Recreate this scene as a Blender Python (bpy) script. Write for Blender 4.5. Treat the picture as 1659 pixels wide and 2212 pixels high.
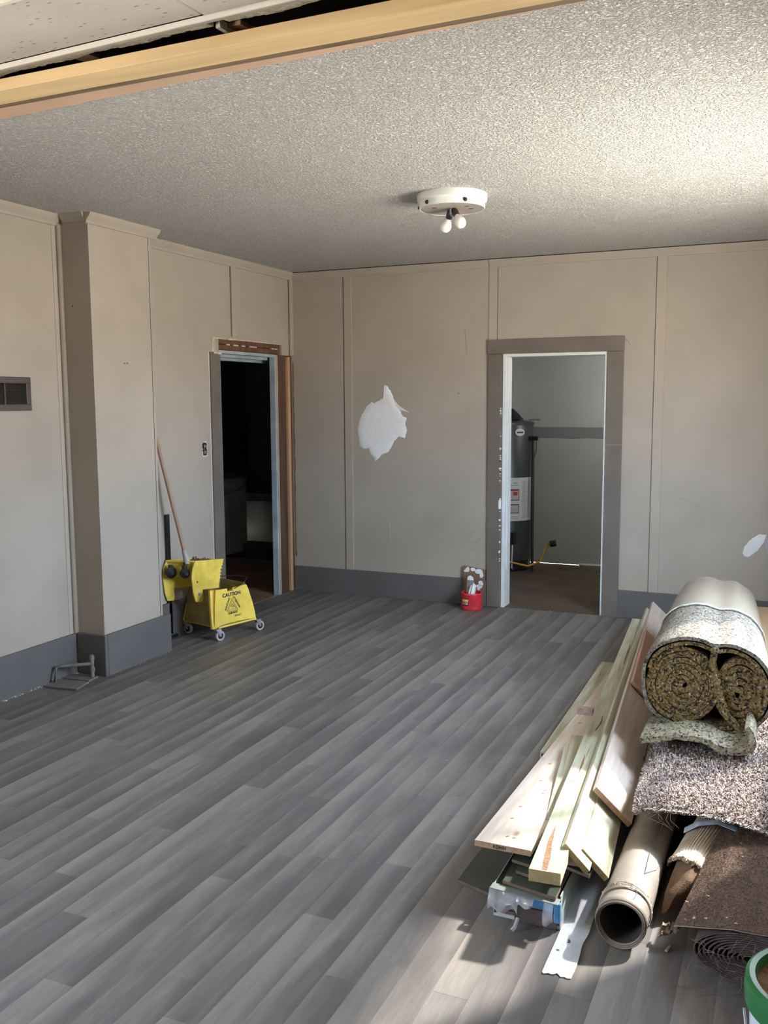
import bpy, bmesh, math, random
import numpy as np
from mathutils import Vector, Matrix, noise
random.seed(7)
for o in list(bpy.data.objects): bpy.data.objects.remove(o, do_unlink=True)
SC = bpy.context.scene; COL = SC.collection
# ---------------------------------------------------------------- camera
F, YAW, PITCH, ROLL, CAMH = 2005.09, 0.41757, -0.11915, -0.00540, 1.6615
CX, CY = 829.5, 1106.0
_fw = Vector((-math.sin(YAW)*math.cos(PITCH), math.cos(YAW)*math.cos(PITCH), math.sin(PITCH)))
_r0 = Vector((math.cos(YAW), math.sin(YAW), 0)); _u0 = _r0.cross(_fw)
_rt = _r0*math.cos(ROLL) + _u0*math.sin(ROLL); _up = -_r0*math.sin(ROLL) + _u0*math.cos(ROLL)
CAM = Vector((0, 0, CAMH))
cd = bpy.data.cameras.new('camera'); cam = bpy.data.objects.new('camera', cd); COL.objects.link(cam)
cd.sensor_fit = 'HORIZONTAL'; cd.sensor_width = 36.0; cd.lens = F/1659*36.0; cd.clip_start = .02; cd.clip_end = 100
M = Matrix((( _rt.x, _up.x, -_fw.x, 0), (_rt.y, _up.y, -_fw.y, 0), (_rt.z, _up.z, -_fw.z, CAMH), (0, 0, 0, 1)))
cam.matrix_world = M; SC.camera = cam
# ---------------------------------------------------------------- world, sun, window light, exposure
SC.view_settings.view_transform = 'Standard'; SC.view_settings.look = 'None'; SC.view_settings.gamma = 1
SC.view_settings.use_curve_mapping = False; SC.view_settings.exposure = 0.80
SKY, GROUND, SKYSTR, SUNSTR = (.64, .80, 1.0, 1), (.80, .73, .64, 1), 20.0, 7.0
W = bpy.data.worlds.new('world'); SC.world = W; W.use_nodes = True
nt = W.node_tree; nt.nodes.clear()
tc = nt.nodes.new('ShaderNodeTexCoord'); sp = nt.nodes.new('ShaderNodeSeparateXYZ'); rp = nt.nodes.new('ShaderNodeValToRGB')
mr = nt.nodes.new('ShaderNodeMapRange'); mr.inputs[1].default_value = -1; mr.inputs[2].default_value = 1
bg = nt.nodes.new('ShaderNodeBackground'); ow = nt.nodes.new('ShaderNodeOutputWorld')
rp.color_ramp.elements[0].position = .49; rp.color_ramp.elements[0].color = GROUND
rp.color_ramp.elements[1].position = .53; rp.color_ramp.elements[1].color = SKY
nt.links.new(tc.outputs['Generated'], sp.inputs[0]); nt.links.new(sp.outputs[2], mr.inputs[0])
nt.links.new(mr.outputs[0], rp.inputs[0]); nt.links.new(rp.outputs[0], bg.inputs[0]); bg.inputs[1].default_value = SKYSTR
nt.links.new(bg.outputs[0], ow.inputs[0])
SUND = Vector((-.70, -.80, -1.0)).normalized()
sd = bpy.data.lights.new('sun', 'SUN'); sd.energy = SUNSTR; sd.angle = .045; sd.color = (1, .94, .84)
so = bpy.data.objects.new('sun', sd); COL.objects.link(so); so.rotation_euler = SUND.to_track_quat('-Z', 'Y').to_euler(); so.location = (3, 6, 6)
def portal(name, loc, direction, sx, sy):
    d = bpy.data.lights.new(name, 'AREA'); d.shape = 'RECTANGLE'; d.size = sx; d.size_y = sy; d.cycles.is_portal = True
    o = bpy.data.objects.new(name, d); COL.objects.link(o); o.location = loc
    o.rotation_euler = Vector(direction).to_track_quat('-Z', 'Z').to_euler(); return o
# windows: (y0, y1, z0, z1) in the right wall, (x0, x1, z0, z1) in the rear wall, (y0, y1, z0, z1) in the left wall of the near room
RX = .42; LX = -4.02; BY = 7.12; HZ = 2.75; SY = -2.6
WINR = [(3.56, 5.30, .95, 2.20)]
WINL = [(-.9, 1.1, .85, 2.2)]
for a, b, c, d in WINR: portal('window_portal', (RX+.16, (a+b)/2, (c+d)/2), (-1, 0, 0), b-a, d-c)
for a, b, c, d in WINL: portal('window_portal', (LX-.15, (a+b)/2, (c+d)/2), (1, 0, 0), b-a, d-c)

# ---------------------------------------------------------------- helpers
def ray(px, py): return _fw*F + _rt*(px-CX) - _up*(py-CY)
def at(px, py, ax, v):
    d = ray(px, py); i = 'xyz'.index(ax); return CAM + d*((v-CAM[i])/d[i])
def hit(px, py, p0, n):
    d = ray(px, py); p0 = Vector(p0); n = Vector(n); return CAM + d*((p0-CAM).dot(n)/d.dot(n))
MATS = {}
def mat(name, base, rough=.6, var=0, vscale=6, col2=None, stretch=(1, 1, 1), bump=0, bscale=60, metal=0, spec=.5,
        knots=False, random_val=0, speck=None, alpha=None, trans=0, emis=None, coord='Object', dirt=0, bdist=.002, detail=4):
    if name in MATS: return MATS[name]
    m = bpy.data.materials.new(name); m.use_nodes = True; n = m.node_tree; N = n.nodes; L = n.links
    b = N['Principled BSDF']; b.inputs['Roughness'].default_value = rough; b.inputs['Metallic'].default_value = metal
    b.inputs['Specular IOR Level'].default_value = spec
    if trans: b.inputs['Transmission Weight'].default_value = trans
    if alpha is not None: b.inputs['Alpha'].default_value = alpha
    tc = N.new('ShaderNodeTexCoord'); mp = N.new('ShaderNodeMapping'); mp.inputs['Scale'].default_value = stretch
    L.new(tc.outputs[coord], mp.inputs[0]); vec = mp.outputs[0]
    c = N.new('ShaderNodeRGB'); c.outputs[0].default_value = (*base, 1); out = c.outputs[0]
    if random_val:
        oi = N.new('ShaderNodeObjectInfo'); ad = N.new('ShaderNodeVectorMath'); ad.operation = 'MULTIPLY_ADD'
        L.new(oi.outputs['Random'], ad.inputs[0]); ad.inputs[1].default_value = (37, 91, 53)
        L.new(vec, ad.inputs[2]); vec = ad.outputs[0]
    if var or col2:
        t = N.new('ShaderNodeTexNoise'); t.inputs['Scale'].default_value = vscale; t.inputs['Detail'].default_value = detail; L.new(vec, t.inputs[0])
        r = N.new('ShaderNodeMapRange'); r.inputs[1].default_value = .3; r.inputs[2].default_value = .7; L.new(t.outputs['Fac'], r.inputs[0])
        mx = N.new('ShaderNodeMix'); mx.data_type = 'RGBA'; L.new(r.outputs[0], mx.inputs[0]); L.new(out, mx.inputs[6])
        c2 = col2 or tuple(x*(1-var) for x in base); mx.inputs[7].default_value = (*c2, 1); out = mx.outputs[2]
    if knots:   # wood knots: small dark ovals
        v = N.new('ShaderNodeTexVoronoi'); v.inputs['Scale'].default_value = knots; v.inputs['Randomness'].default_value = 1
        mk = N.new('ShaderNodeMapping'); mk.inputs['Scale'].default_value = (1, .45, 1); L.new(tc.outputs[coord], mk.inputs[0])
        ad2 = N.new('ShaderNodeVectorMath'); ad2.operation = 'ADD'; ad2.inputs[1].default_value = (random.random()*9, random.random()*9, 0)
        L.new(mk.outputs[0], ad2.inputs[0]); L.new(ad2.outputs[0], v.inputs[0])
        r = N.new('ShaderNodeMapRange'); r.inputs[1].default_value = .05; r.inputs[2].default_value = .11; r.inputs[3].default_value = 1; r.inputs[4].default_value = 0
        L.new(v.outputs['Distance'], r.inputs[0])
        mx = N.new('ShaderNodeMix'); mx.data_type = 'RGBA'; L.new(r.outputs[0], mx.inputs[0]); L.new(out, mx.inputs[6])
        mx.inputs[7].default_value = (.30, .17, .09, 1); out = mx.outputs[2]
    if speck:   # cells of several colours: (scale, [(pos, colour)...])
        v = N.new('ShaderNodeTexVoronoi'); v.inputs['Scale'].default_value = speck[0]
        nz = N.new('ShaderNodeTexNoise'); nz.inputs['Scale'].default_value = speck[0]*.8; L.new(mp.outputs[0], nz.inputs[0])
        va = N.new('ShaderNodeVectorMath'); va.operation = 'MULTIPLY_ADD'; L.new(nz.outputs['Color'], va.inputs[0]); va.inputs[1].default_value = (1.1/speck[0],)*3; L.new(mp.outputs[0], va.inputs[2]); L.new(va.outputs[0], v.inputs[0])
        sx = N.new('ShaderNodeSeparateColor'); L.new(v.outputs['Color'], sx.inputs[0])
        cr = N.new('ShaderNodeValToRGB'); cr.color_ramp.interpolation = 'CONSTANT'
        els = cr.color_ramp.elements
        for i, (pp, cc) in enumerate(speck[1]):
            e = els[i] if i < 2 else els.new(pp)
            e.position = pp; e.color = (*cc, 1)
        L.new(sx.outputs[0], cr.inputs[0])
        mx = N.new('ShaderNodeMix'); mx.data_type = 'RGBA'; mx.inputs[0].default_value = speck[2] if len(speck) > 2 else 1
        L.new(out, mx.inputs[6]); L.new(cr.outputs[0], mx.inputs[7]); out = mx.outputs[2]
    if random_val:
        h = N.new('ShaderNodeHueSaturation'); r = N.new('ShaderNodeMapRange'); r.inputs[3].default_value = 1-random_val; r.inputs[4].default_value = 1+random_val
        L.new(oi.outputs['Random'], r.inputs[0]); L.new(r.outputs[0], h.inputs['Value']); L.new(out, h.inputs['Color']); out = h.outputs[0]
    if dirt:
        t = N.new('ShaderNodeTexNoise'); t.inputs['Scale'].default_value = 2.3; t.inputs['Detail'].default_value = 6; L.new(tc.outputs[coord], t.inputs[0])
        r = N.new('ShaderNodeMapRange'); r.inputs[1].default_value = .42; r.inputs[2].default_value = .7; r.inputs[3].default_value = 1; r.inputs[4].default_value = 1-dirt
        L.new(t.outputs['Fac'], r.inputs[0]); h = N.new('ShaderNodeHueSaturation'); L.new(r.outputs[0], h.inputs['Value']); L.new(out, h.inputs['Color']); out = h.outputs[0]
    L.new(out, b.inputs['Base Color'])
    if bump:
        t = N.new('ShaderNodeTexNoise'); t.inputs['Scale'].default_value = bscale; t.inputs['Detail'].default_value = 3
        L.new(vec if not random_val else mp.outputs[0], t.inputs[0])
        bp = N.new('ShaderNodeBump'); bp.inputs['Strength'].default_value = bump; bp.inputs['Distance'].default_value = bdist
        L.new(t.outputs['Fac'], bp.inputs['Height']); L.new(bp.outputs[0], b.inputs['Normal'])
    if emis: b.inputs['Emission Color'].default_value = (*emis, 1); b.inputs['Emission Strength'].default_value = 1
    MATS[name] = m; return m

class MB:
    def __init__(s): s.v = []; s.f = []; s.m = []
    def add(s, vs, fs, mi=0):
        k = len(s.v); s.v += [Vector(v) for v in vs]; s.f += [tuple(k+i for i in f) for f in fs]; s.m += [mi]*len(fs); return s
    def box(s, lo, hi, mi=0):
        (a, b, c), (d, e, f) = lo, hi
        return s.add([(a,b,c),(d,b,c),(d,e,c),(a,e,c),(a,b,f),(d,b,f),(d,e,f),(a,e,f)],
                     [(0,3,2,1),(4,5,6,7),(0,1,5,4),(1,2,6,5),(2,3,7,6),(3,0,4,7)], mi)
    def obox(s, c, ax, ay, az, mi=0):   # centre and half-axis vectors
        c, ax, ay, az = map(Vector, (c, ax, ay, az))
        vs = [c+ax*i+ay*j+az*k for k in (-1, 1) for i, j in ((-1,-1),(1,-1),(1,1),(-1,1))]
        return s.add(vs, [(0,3,2,1),(4,5,6,7),(0,1,5,4),(1,2,6,5),(2,3,7,6),(3,0,4,7)], mi)
    def prism(s, poly, d, mi=0):
        n = len(poly); P = [Vector(p) for p in poly]; d = Vector(d)
        return s.add(P+[p+d for p in P], [tuple(range(n-1,-1,-1)), tuple(range(n, 2*n))]+[(i,(i+1)%n,n+(i+1)%n,n+i) for i in range(n)], mi)
    def tube(s, pts, r, n=10, cap=True, mi=0):
        P = [Vector(p) for p in pts]; R = r if isinstance(r, (list, tuple)) else [r]*len(P); vs = []; fs = []
        ref = Vector((0, 0, 1))
        for i, p in enumerate(P):
            t = (P[min(i+1, len(P)-1)]-P[max(i-1, 0)]).normalized()
            if abs(t.dot(ref)) > .95: ref = Vector((1, 0, 0)) if abs(t.x) < .9 else Vector((0, 1, 0))
            a = t.cross(ref).normalized(); b = t.cross(a)
            for k in range(n):
                an = 2*math.pi*k/n; vs.append(p+(a*math.cos(an)+b*math.sin(an))*R[i])
        for i in range(len(P)-1):
            for k in range(n): fs.append((i*n+k, i*n+(k+1)%n, (i+1)*n+(k+1)%n, (i+1)*n+k))
        if cap: fs.append(tuple(range(n-1, -1, -1))); fs.append(tuple(range((len(P)-1)*n, len(P)*n)))
        return s.add(vs, fs, mi)
    def lathe(s, prof, c=(0, 0, 0), axis=(0, 0, 1), n=32, mi=0, close=False):
        ax = Vector(axis).normalized(); a = ax.orthogonal().normalized(); b = ax.cross(a); c = Vector(c); vs = []; fs = []
        for r, h in prof:
            for k in range(n):
                an = 2*math.pi*k/n; vs.append(c+ax*h+(a*math.cos(an)+b*math.sin(an))*r)
        for i in range(len(prof)-1):
            for k in range(n): fs.append((i*n+k, i*n+(k+1)%n, (i+1)*n+(k+1)%n, (i+1)*n+k))
        if close: fs += [tuple(range(n-1, -1, -1)), tuple(range((len(prof)-1)*n, len(prof)*n))]
        return s.add(vs, fs, mi)
    def grid(s, fn, nu, nv, th=0, mi=0):   # fn(u,v)->point; optional thickness downwards
        P = [[Vector(fn(i/nu, j/nv)) for j in range(nv+1)] for i in range(nu+1)]
        W_ = nv+1; vs = [p for r_ in P for p in r_]; fs = [(i*W_+j, (i+1)*W_+j, (i+1)*W_+j+1, i*W_+j+1) for i in range(nu) for j in range(nv)]
        if th:
            k = len(vs); vs += [p-Vector((0, 0, th)) for p in vs]; fs += [tuple(k+q for q in reversed(f)) for f in fs]
            bd = [i*W_ for i in range(nu+1)]+[nu*W_+j for j in range(1, nv+1)]+[i*W_+nv for i in range(nu-1, -1, -1)]+[j for j in range(nv-1, 0, -1)]
            for q in range(len(bd)): a_, b_ = bd[q], bd[(q+1) % len(bd)]; fs.append((b_, a_, k+a_, k+b_))
        return s.add(vs, fs, mi)
    def build(s, name, mats, parent=None, bevel=0, smooth=False, segs=2):
        me = bpy.data.meshes.new(name)
        inv = parent_matrix(parent).inverted() if parent is not None else Matrix()
        me.from_pydata([inv @ v for v in s.v], [], s.f)
        for m in (mats if isinstance(mats, (list, tuple)) else [mats]): me.materials.append(m)
        for p, mi in zip(me.polygons, s.m): p.material_index = mi; p.use_smooth = smooth
        bmm = bmesh.new(); bmm.from_mesh(me); bmesh.ops.recalc_face_normals(bmm, faces=bmm.faces); bmm.to_mesh(me); bmm.free()
        o = bpy.data.objects.new(name, me); COL.objects.link(o)
        if parent is not None: o.parent = parent
        if bevel:
            b = o.modifiers.new('bevel', 'BEVEL'); b.width = bevel; b.segments = segs; b.limit_method = 'ANGLE'; b.angle_limit = .6
        if smooth:
            try: me.set_sharp_from_angle(angle=math.radians(38))
            except Exception: pass
        return o
def parent_matrix(p):
    m = Matrix.LocRotScale(p.location, p.rotation_euler, p.scale)
    return parent_matrix(p.parent) @ m if p.parent else m
def tag(o, label, cat, group=None, kind=None):
    o['label'] = label; o['category'] = cat
    if group: o['group'] = group
    if kind: o['kind'] = kind
    return o
def thing(name, label, cat, loc, group=None):
    o = bpy.data.objects.new(name, None); COL.objects.link(o); o.location = loc; o.empty_display_size = .1
    return tag(o, label, cat, group)
def struct(o): o['kind'] = 'structure'; return o
def text_obj(s, size, mat_, M_, parent, name='lettering', th=.0004, bold=.0):
    c = bpy.data.curves.new(name, 'FONT'); c.body = s; c.size = size; c.extrude = th; c.offset = bold; c.align_x = 'CENTER'; c.align_y = 'CENTER'; c.resolution_u = 3
    t = bpy.data.objects.new('tmp', c); me = bpy.data.meshes.new_from_object(t); bpy.data.objects.remove(t); bpy.data.curves.remove(c)
    me.transform(parent_matrix(parent).inverted() @ M_); me.materials.clear(); me.materials.append(mat_)
    o = bpy.data.objects.new(name, me); COL.objects.link(o); o.parent = parent; return o
def frame(c, x, z):   # matrix whose local X is along x and whose local Z (text normal) is along z
    x = Vector(x).normalized(); z = Vector(z).normalized(); y = z.cross(x).normalized(); x = y.cross(z)
    return Matrix(((x.x, y.x, z.x, c[0]), (x.y, y.y, z.y, c[1]), (x.z, y.z, z.z, c[2]), (0, 0, 0, 1)))

# ---------------------------------------------------------------- materials
WALL = mat('wall_paint', (.435, .385, .325), .62, var=.10, vscale=1.3, bump=.25, bscale=180, spec=.3, dirt=.08)
TRIMW = mat('batten_paint', (.43, .38, .32), .6, var=.08, vscale=3, spec=.3)
DARK = mat('baseboard_paint', (.135, .128, .124), .6, var=.15, vscale=4, bump=.2, bscale=80, spec=.35)
CASING = mat('casing_paint', (.175, .148, .125), .6, var=.18, vscale=5, bump=.2, bscale=90, spec=.35)
WHITEP = mat('white_paint', (.72, .75, .75), .5, var=.1, vscale=8)
BLUEP = mat('pale_blue_paint', (.40, .49, .53), .5, var=.35, vscale=9)
PLASTER = mat('patching_plaster', (.84, .85, .85), .8, var=.08, vscale=12, bump=.5, bscale=120)
CREAM = mat('broken_plaster', (.72, .64, .50), .9, var=.45, vscale=30, bump=1, bscale=90, bdist=.004)
OLDWOOD = mat('old_brown_wood', (.17, .075, .04), .75, var=.5, vscale=7, stretch=(3, 3, .6), bump=.3, bscale=40)
OLDDARK = mat('aged_stud_wood', (.13, .075, .05), .8, var=.6, vscale=6, stretch=(4, 4, .5), bump=.4, bscale=40)
NEWSTUD = mat('new_stud_wood', (.60, .36, .19), .65, var=.25, vscale=5, stretch=(6, 6, .5))
VOID = mat('dark_cavity', (.02, .015, .012), .9)
BLACK = mat('black_plastic', (.012, .012, .013), .4)
YEL = mat('yellow_plastic', (.95, .72, .12), .42, var=.2, vscale=14, col2=(.86, .60, .10), bump=.1, bscale=60, dirt=.25)
YELD = mat('shaded_grimy_yellow_plastic', (.46, .36, .11), .6, col2=(.28, .21, .09), vscale=7, dirt=.4)  # grime, plus the shade of the bucket's dim side painted into the colour
YELW = mat('yellow_wringer_plastic', (.95, .70, .11), .42, var=.2, vscale=20, dirt=.25)
METAL = mat('caster_metal', (.55, .55, .57), .35, metal=.8)
RUBBER = mat('grey_rubber', (.42, .42, .40), .6)
PINE = mat('white_pine', (.76, .67, .58), .6, col2=(.62, .49, .37), vscale=4.5, detail=9, stretch=(11, .7, 11), knots=7, bump=.08, bscale=90, coord='Object')
PINK = mat('pink_pine', (.72, .63, .56), .6, col2=(.58, .45, .37), vscale=4.5, detail=9, stretch=(11, .7, 11), knots=6, bump=.08, bscale=90)
TREAT = mat('treated_pine', (.58, .58, .46), .6, col2=(.36, .33, .20), vscale=4.5, detail=9, stretch=(11, .7, 11), knots=5, bump=.08, bscale=90)
ENDW = mat('board_end_grain', (.48, .29, .18), .75, var=.3, vscale=60)
ENDT = mat('treated_end_grain', (.42, .31, .14), .75, var=.3, vscale=60)
INK = mat('black_ink', (.02, .02, .02), .6)
WINF = mat('window_frame_paint', (.7, .69, .66), .5)

# popcorn ceiling
def ceiling_mat():
    m = mat('popcorn_ceiling', (.60, .575, .545), .9, col2=(.92, .90, .86), vscale=85, spec=.1)  # hollows darker in the base colour: occlusion between the bumps painted in
    n = m.node_tree; N = n.nodes; L = n.links; b = N['Principled BSDF']; tc_ = N.new('ShaderNodeTexCoord')
    v = N.new('ShaderNodeTexNoise'); v.inputs['Scale'].default_value = 85; v.inputs['Detail'].default_value = 3; v.inputs['Roughness'].default_value = .6; v.inputs['Distortion'].default_value = .3
    L.new(tc_.outputs['Object'], v.inputs[0])
    r = N.new('ShaderNodeMapRange'); r.inputs[1].default_value = .42; r.inputs[2].default_value = .62; L.new(v.outputs['Fac'], r.inputs[0])
    bp = N.new('ShaderNodeBump'); bp.inputs['Strength'].default_value = 1; bp.inputs['Distance'].default_value = .02
    L.new(r.outputs[0], bp.inputs['Height']); L.new(bp.outputs[0], b.inputs['Normal']); return m
POP = ceiling_mat()
def floor_mat():
    m = bpy.data.materials.new('grey_wood_plank'); m.use_nodes = True; n = m.node_tree; N = n.nodes; L = n.links; b = N['Principled BSDF']
    tc_ = N.new('ShaderNodeTexCoord'); oi = N.new('ShaderNodeObjectInfo')
    ad = N.new('ShaderNodeVectorMath'); ad.operation = 'MULTIPLY_ADD'; L.new(oi.outputs['Random'], ad.inputs[0]); ad.inputs[1].default_value = (71, 113, 0); L.new(tc_.outputs['Object'], ad.inputs[2])
    mp = N.new('ShaderNodeMapping'); mp.inputs['Scale'].default_value = (7, 1.0, 1); L.new(ad.outputs[0], mp.inputs[0])
    t1 = N.new('ShaderNodeTexNoise'); t1.inputs['Scale'].default_value = 2.1; t1.inputs['Detail'].default_value = 3; L.new(mp.outputs[0], t1.inputs[0])
    mp2 = N.new('ShaderNodeMapping'); mp2.inputs['Scale'].default_value = (16, 1.5, 1); L.new(ad.outputs[0], mp2.inputs[0])
    t2 = N.new('ShaderNodeTexNoise'); t2.inputs['Scale'].default_value = 6; t2.inputs['Detail'].default_value = 8; t2.inputs['Roughness'].default_value = .62; t2.inputs['Distortion'].default_value = 1.4; L.new(mp2.outputs[0], t2.inputs[0])
    # printed light edge on the plank's left side
    sp_ = N.new('ShaderNodeSeparateXYZ'); L.new(tc_.outputs['Object'], sp_.inputs[0])
    ed = N.new('ShaderNodeMapRange'); ed.inputs[1].default_value = .055; ed.inputs[2].default_value = -.055; L.new(sp_.outputs[0], ed.inputs[0])
    s1 = N.new('ShaderNodeMath'); s1.operation = 'MULTIPLY_ADD'; L.new(t1.outputs['Fac'], s1.inputs[0]); s1.inputs[1].default_value = .9; s1.inputs[2].default_value = -.30
    s2 = N.new('ShaderNodeMath'); s2.operation = 'MULTIPLY_ADD'; L.new(t2.outputs['Fac'], s2.inputs[0]); s2.inputs[1].default_value = .42; L.new(s1.outputs[0], s2.inputs[2])
    s3 = N.new('ShaderNodeMath'); s3.operation = 'MULTIPLY_ADD'; L.new(ed.outputs[0], s3.inputs[0]); s3.inputs[1].default_value = .36; L.new(s2.outputs[0], s3.inputs[2])
    s4 = N.new('ShaderNodeMath'); s4.operation = 'MULTIPLY_ADD'; L.new(oi.outputs['Random'], s4.inputs[0]); s4.inputs[1].default_value = .36; L.new(s3.outputs[0], s4.inputs[2])
    cr = N.new('ShaderNodeValToRGB'); L.new(s4.outputs[0], cr.inputs[0]); e = cr.color_ramp.elements
    e[0].position = .2; e[0].color = (.080, .072, .071, 1); e[1].position = 1.1; e[1].color = (.235, .218, .203, 1)
    k = e.new(.6); k.color = (.132, .122, .119, 1)
    g = N.new('ShaderNodeNewGeometry'); dn = N.new('ShaderNodeTexNoise'); dn.inputs['Scale'].default_value = 1.9; dn.inputs['Detail'].default_value = 6; dn.inputs['Roughness'].default_value = .65; L.new(g.outputs['Position'], dn.inputs[0])
    dr = N.new('ShaderNodeMapRange'); dr.inputs[1].default_value = .5; dr.inputs[2].default_value = .68; dr.inputs[3].default_value = 0; dr.inputs[4].default_value = .4; L.new(dn.outputs['Fac'], dr.inputs[0])
    mx = N.new('ShaderNodeMix'); mx.data_type = 'RGBA'; L.new(dr.outputs[0], mx.inputs[0]); L.new(cr.outputs[0], mx.inputs[6]); mx.inputs[7].default_value = (.15, .135, .12, 1)
    L.new(mx.outputs[2], b.inputs['Base Color'])
    rr = N.new('ShaderNodeMapRange'); rr.inputs[3].default_value = .40; rr.inputs[4].default_value = .58; L.new(dn.outputs['Fac'], rr.inputs[0]); L.new(rr.outputs[0], b.inputs['Roughness'])
    bp = N.new('ShaderNodeBump'); bp.inputs['Strength'].default_value = .12; bp.inputs['Distance'].default_value = .001; L.new(t2.outputs['Fac'], bp.inputs['Height']); L.new(bp.outputs[0], b.inputs['Normal'])
    b.inputs['Specular IOR Level'].default_value = .4
    return m
PLANK = floor_mat()

def crumbs(m, p0, p1, n, s=.006, spread=.008):
    p0, p1 = Vector(p0), Vector(p1)
    for i in range(n):
        t = rnd.random(); q = p0.lerp(p1, t)+Vector((rnd.uniform(-1, 1)*spread, rnd.uniform(-1, 1)*spread, rnd.random()*.004)); r = s*(.4+rnd.random())
        v = [q+Vector((rnd.uniform(-r, r), rnd.uniform(-r, r), rnd.uniform(0, r*.6))) for _ in range(4)]
        m.add(v, [(0, 1, 2), (0, 2, 3), (0, 3, 1), (1, 3, 2)])
# ================================================================ SETTING
# floor slab and planks
FW = .1055; X00 = -1.087
fl = struct(MB().box((LX-.02, SY, -.06), (RX+.0, BY, -.0035)).build('floor', mat('sub_floor', (.09, .086, .086), .8)))
pm = {}
def plank_mesh(w, l):
    key = (round(w, 4), round(l, 3))
    if key in pm: return pm[key]
    bmm = bmesh.new(); bmesh.ops.create_cube(bmm, size=1); g = .0002
    for v in bmm.verts: v.co = Vector((v.co.x*(w-2*g), v.co.y*(l-2*g), v.co.z*.0035))
    top = [e for e in bmm.edges if all(v.co.z > 0 for v in e.verts)]
    bmesh.ops.bevel(bmm, geom=top, offset=.0003, segments=1, affect='EDGES')
    me = bpy.data.meshes.new('plank'); bmm.to_mesh(me); bmm.free(); me.materials.append(PLANK); pm[key] = me; return me
def plank(xa, xb, ya, yb):
    l = round((yb-ya)*50)/50 if False else yb-ya
    o = bpy.data.objects.new('floor_plank', plank_mesh(xb-xa, l)); COL.objects.link(o); o.parent = fl
    o.location = ((xa+xb)/2, (ya+yb)/2, -.00175); return o
rnd = random.Random(11); rows = []
k0 = math.floor((LX-X00)/FW); k1 = math.ceil((RX-X00)/FW)
fixed = {-1: [2.24, 3.13, 4.1, 5.0, 5.95], -2: [1.75, 2.915, 3.55, 4.48, 5.6, 6.3], -3: [2.505, 3.5, 4.49, 5.3, 6.4], -4: [1.9, 2.87, 3.47, 4.45, 5.2, 6.2],
         -5: [2.06, 2.855, 3.9, 4.9, 5.5, 6.5], -6: [1.7, 2.813, 4.2, 5.183, 6.0], -8: [1.9, 2.825, 4.19, 5.0, 6.1], -10: [2.2, 3.3, 4.19, 5.19, 6.4],
         -11: [1.8, 2.82, 3.8, 4.59, 5.7], -13: [2.1, 3.512, 4.5, 5.4, 6.5], -16: [2.807, 3.9, 4.8, 6.0]}
nplank = 0; tail = MB()
for k in range(k0, k1):
    xa, xb = max(LX, X00+k*FW), min(RX, X00+(k+1)*FW)
    if xb-xa < .01: continue
    ends = fixed.get(k)
    if ends is None:
        ends = []; y = 1.5+rnd.random()*.9
        while y < BY-.35: ends.append(y); y += rnd.choice((.72, .9, 1.05, 1.22))
    ys = [1.15]+[y for y in ends if y > 1.5]+[BY]
    for a_, b_ in zip(ys, ys[1:]): plank(xa, xb, a_, b_); nplank += 1
    y = 1.15
    while y > SY: l = min(1.2, y-SY+.0); tail.box((xa+.0005, y-l+.0005, -.0035), (xb-.0005, y-.0005, 0)); y -= 1.2
o = tail.build('floor_plank', PLANK, fl); o['kind'] = 'stuff'

# left wall (west) with the bathroom door opening
wl = MB()
T = .15
HT = 3.1
wl.box((LX-T, SY, 0), (LX, WINL[0][0], HT)); wl.box((LX-T, WINL[0][1], 0), (LX, 5.995, HT))
for a, b, c, d in WINL: wl.box((LX-T, a, 0), (LX, b, c)); wl.box((LX-T, a, d), (LX, b, HT))
wl.box((LX-T, 5.995, 2.14), (LX, 7.27, HT)); wl.box((LX-T, 6.94, 2.05), (LX, 7.27, 2.14))
wl.box((LX-T, 5.995, 2.05), (LX-.035, 6.94, 2.14), 1); wl.box((LX-.07, 6.875, 0), (LX-.055, 7.27, 2.05), 1); wl.box((LX-T, 7.06, 0), (LX-.07, 7.27, 2.05), 1)
wallL = struct(wl.build('wall_left', [WALL, VOID]))
# chase (boxed-in corner column), part of the left wall
CH = MB(); CH.box((LX, 4.36, 0), (-3.80, 4.93, HZ)); CH.build('boxed_column', WALL, wallL)
MB().box((-3.80, 4.905, .25), (-3.7985, 4.908, 2.70)).build('panel_joint', VOID, wallL)
# pilaster corner trims and battens
MB().tube([(LX+.006, 4.352, .25), (LX+.006, 4.352, 2.70)], .017, 12).build('corner_trim', TRIMW, wallL, smooth=True)
MB().box((LX-.01, 4.30, .25), (LX+.003, 4.33, 2.70)).build('corner_trim', TRIMW, wallL, bevel=.001)
MB().box((LX, 6.168, 2.16), (LX+.004, 6.182, 2.705)).build('panel_joint', mat('joint_shadow_gap', (.16, .14, .12), .8), wallL)
MB().box((LX, 6.182, 2.16), (LX+.007, 6.24, 2.705)).build('batten', TRIMW, wallL, bevel=.001)
MB().box((LX, 7.07, 2.05), (LX+.016, BY, 2.705)).build('corner_trim', TRIMW, wallL, bevel=.003)
MB().box((LX+.0, 7.064, 2.05), (LX+.003, 7.07, 2.705)).build('panel_joint', VOID, wallL)
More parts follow.
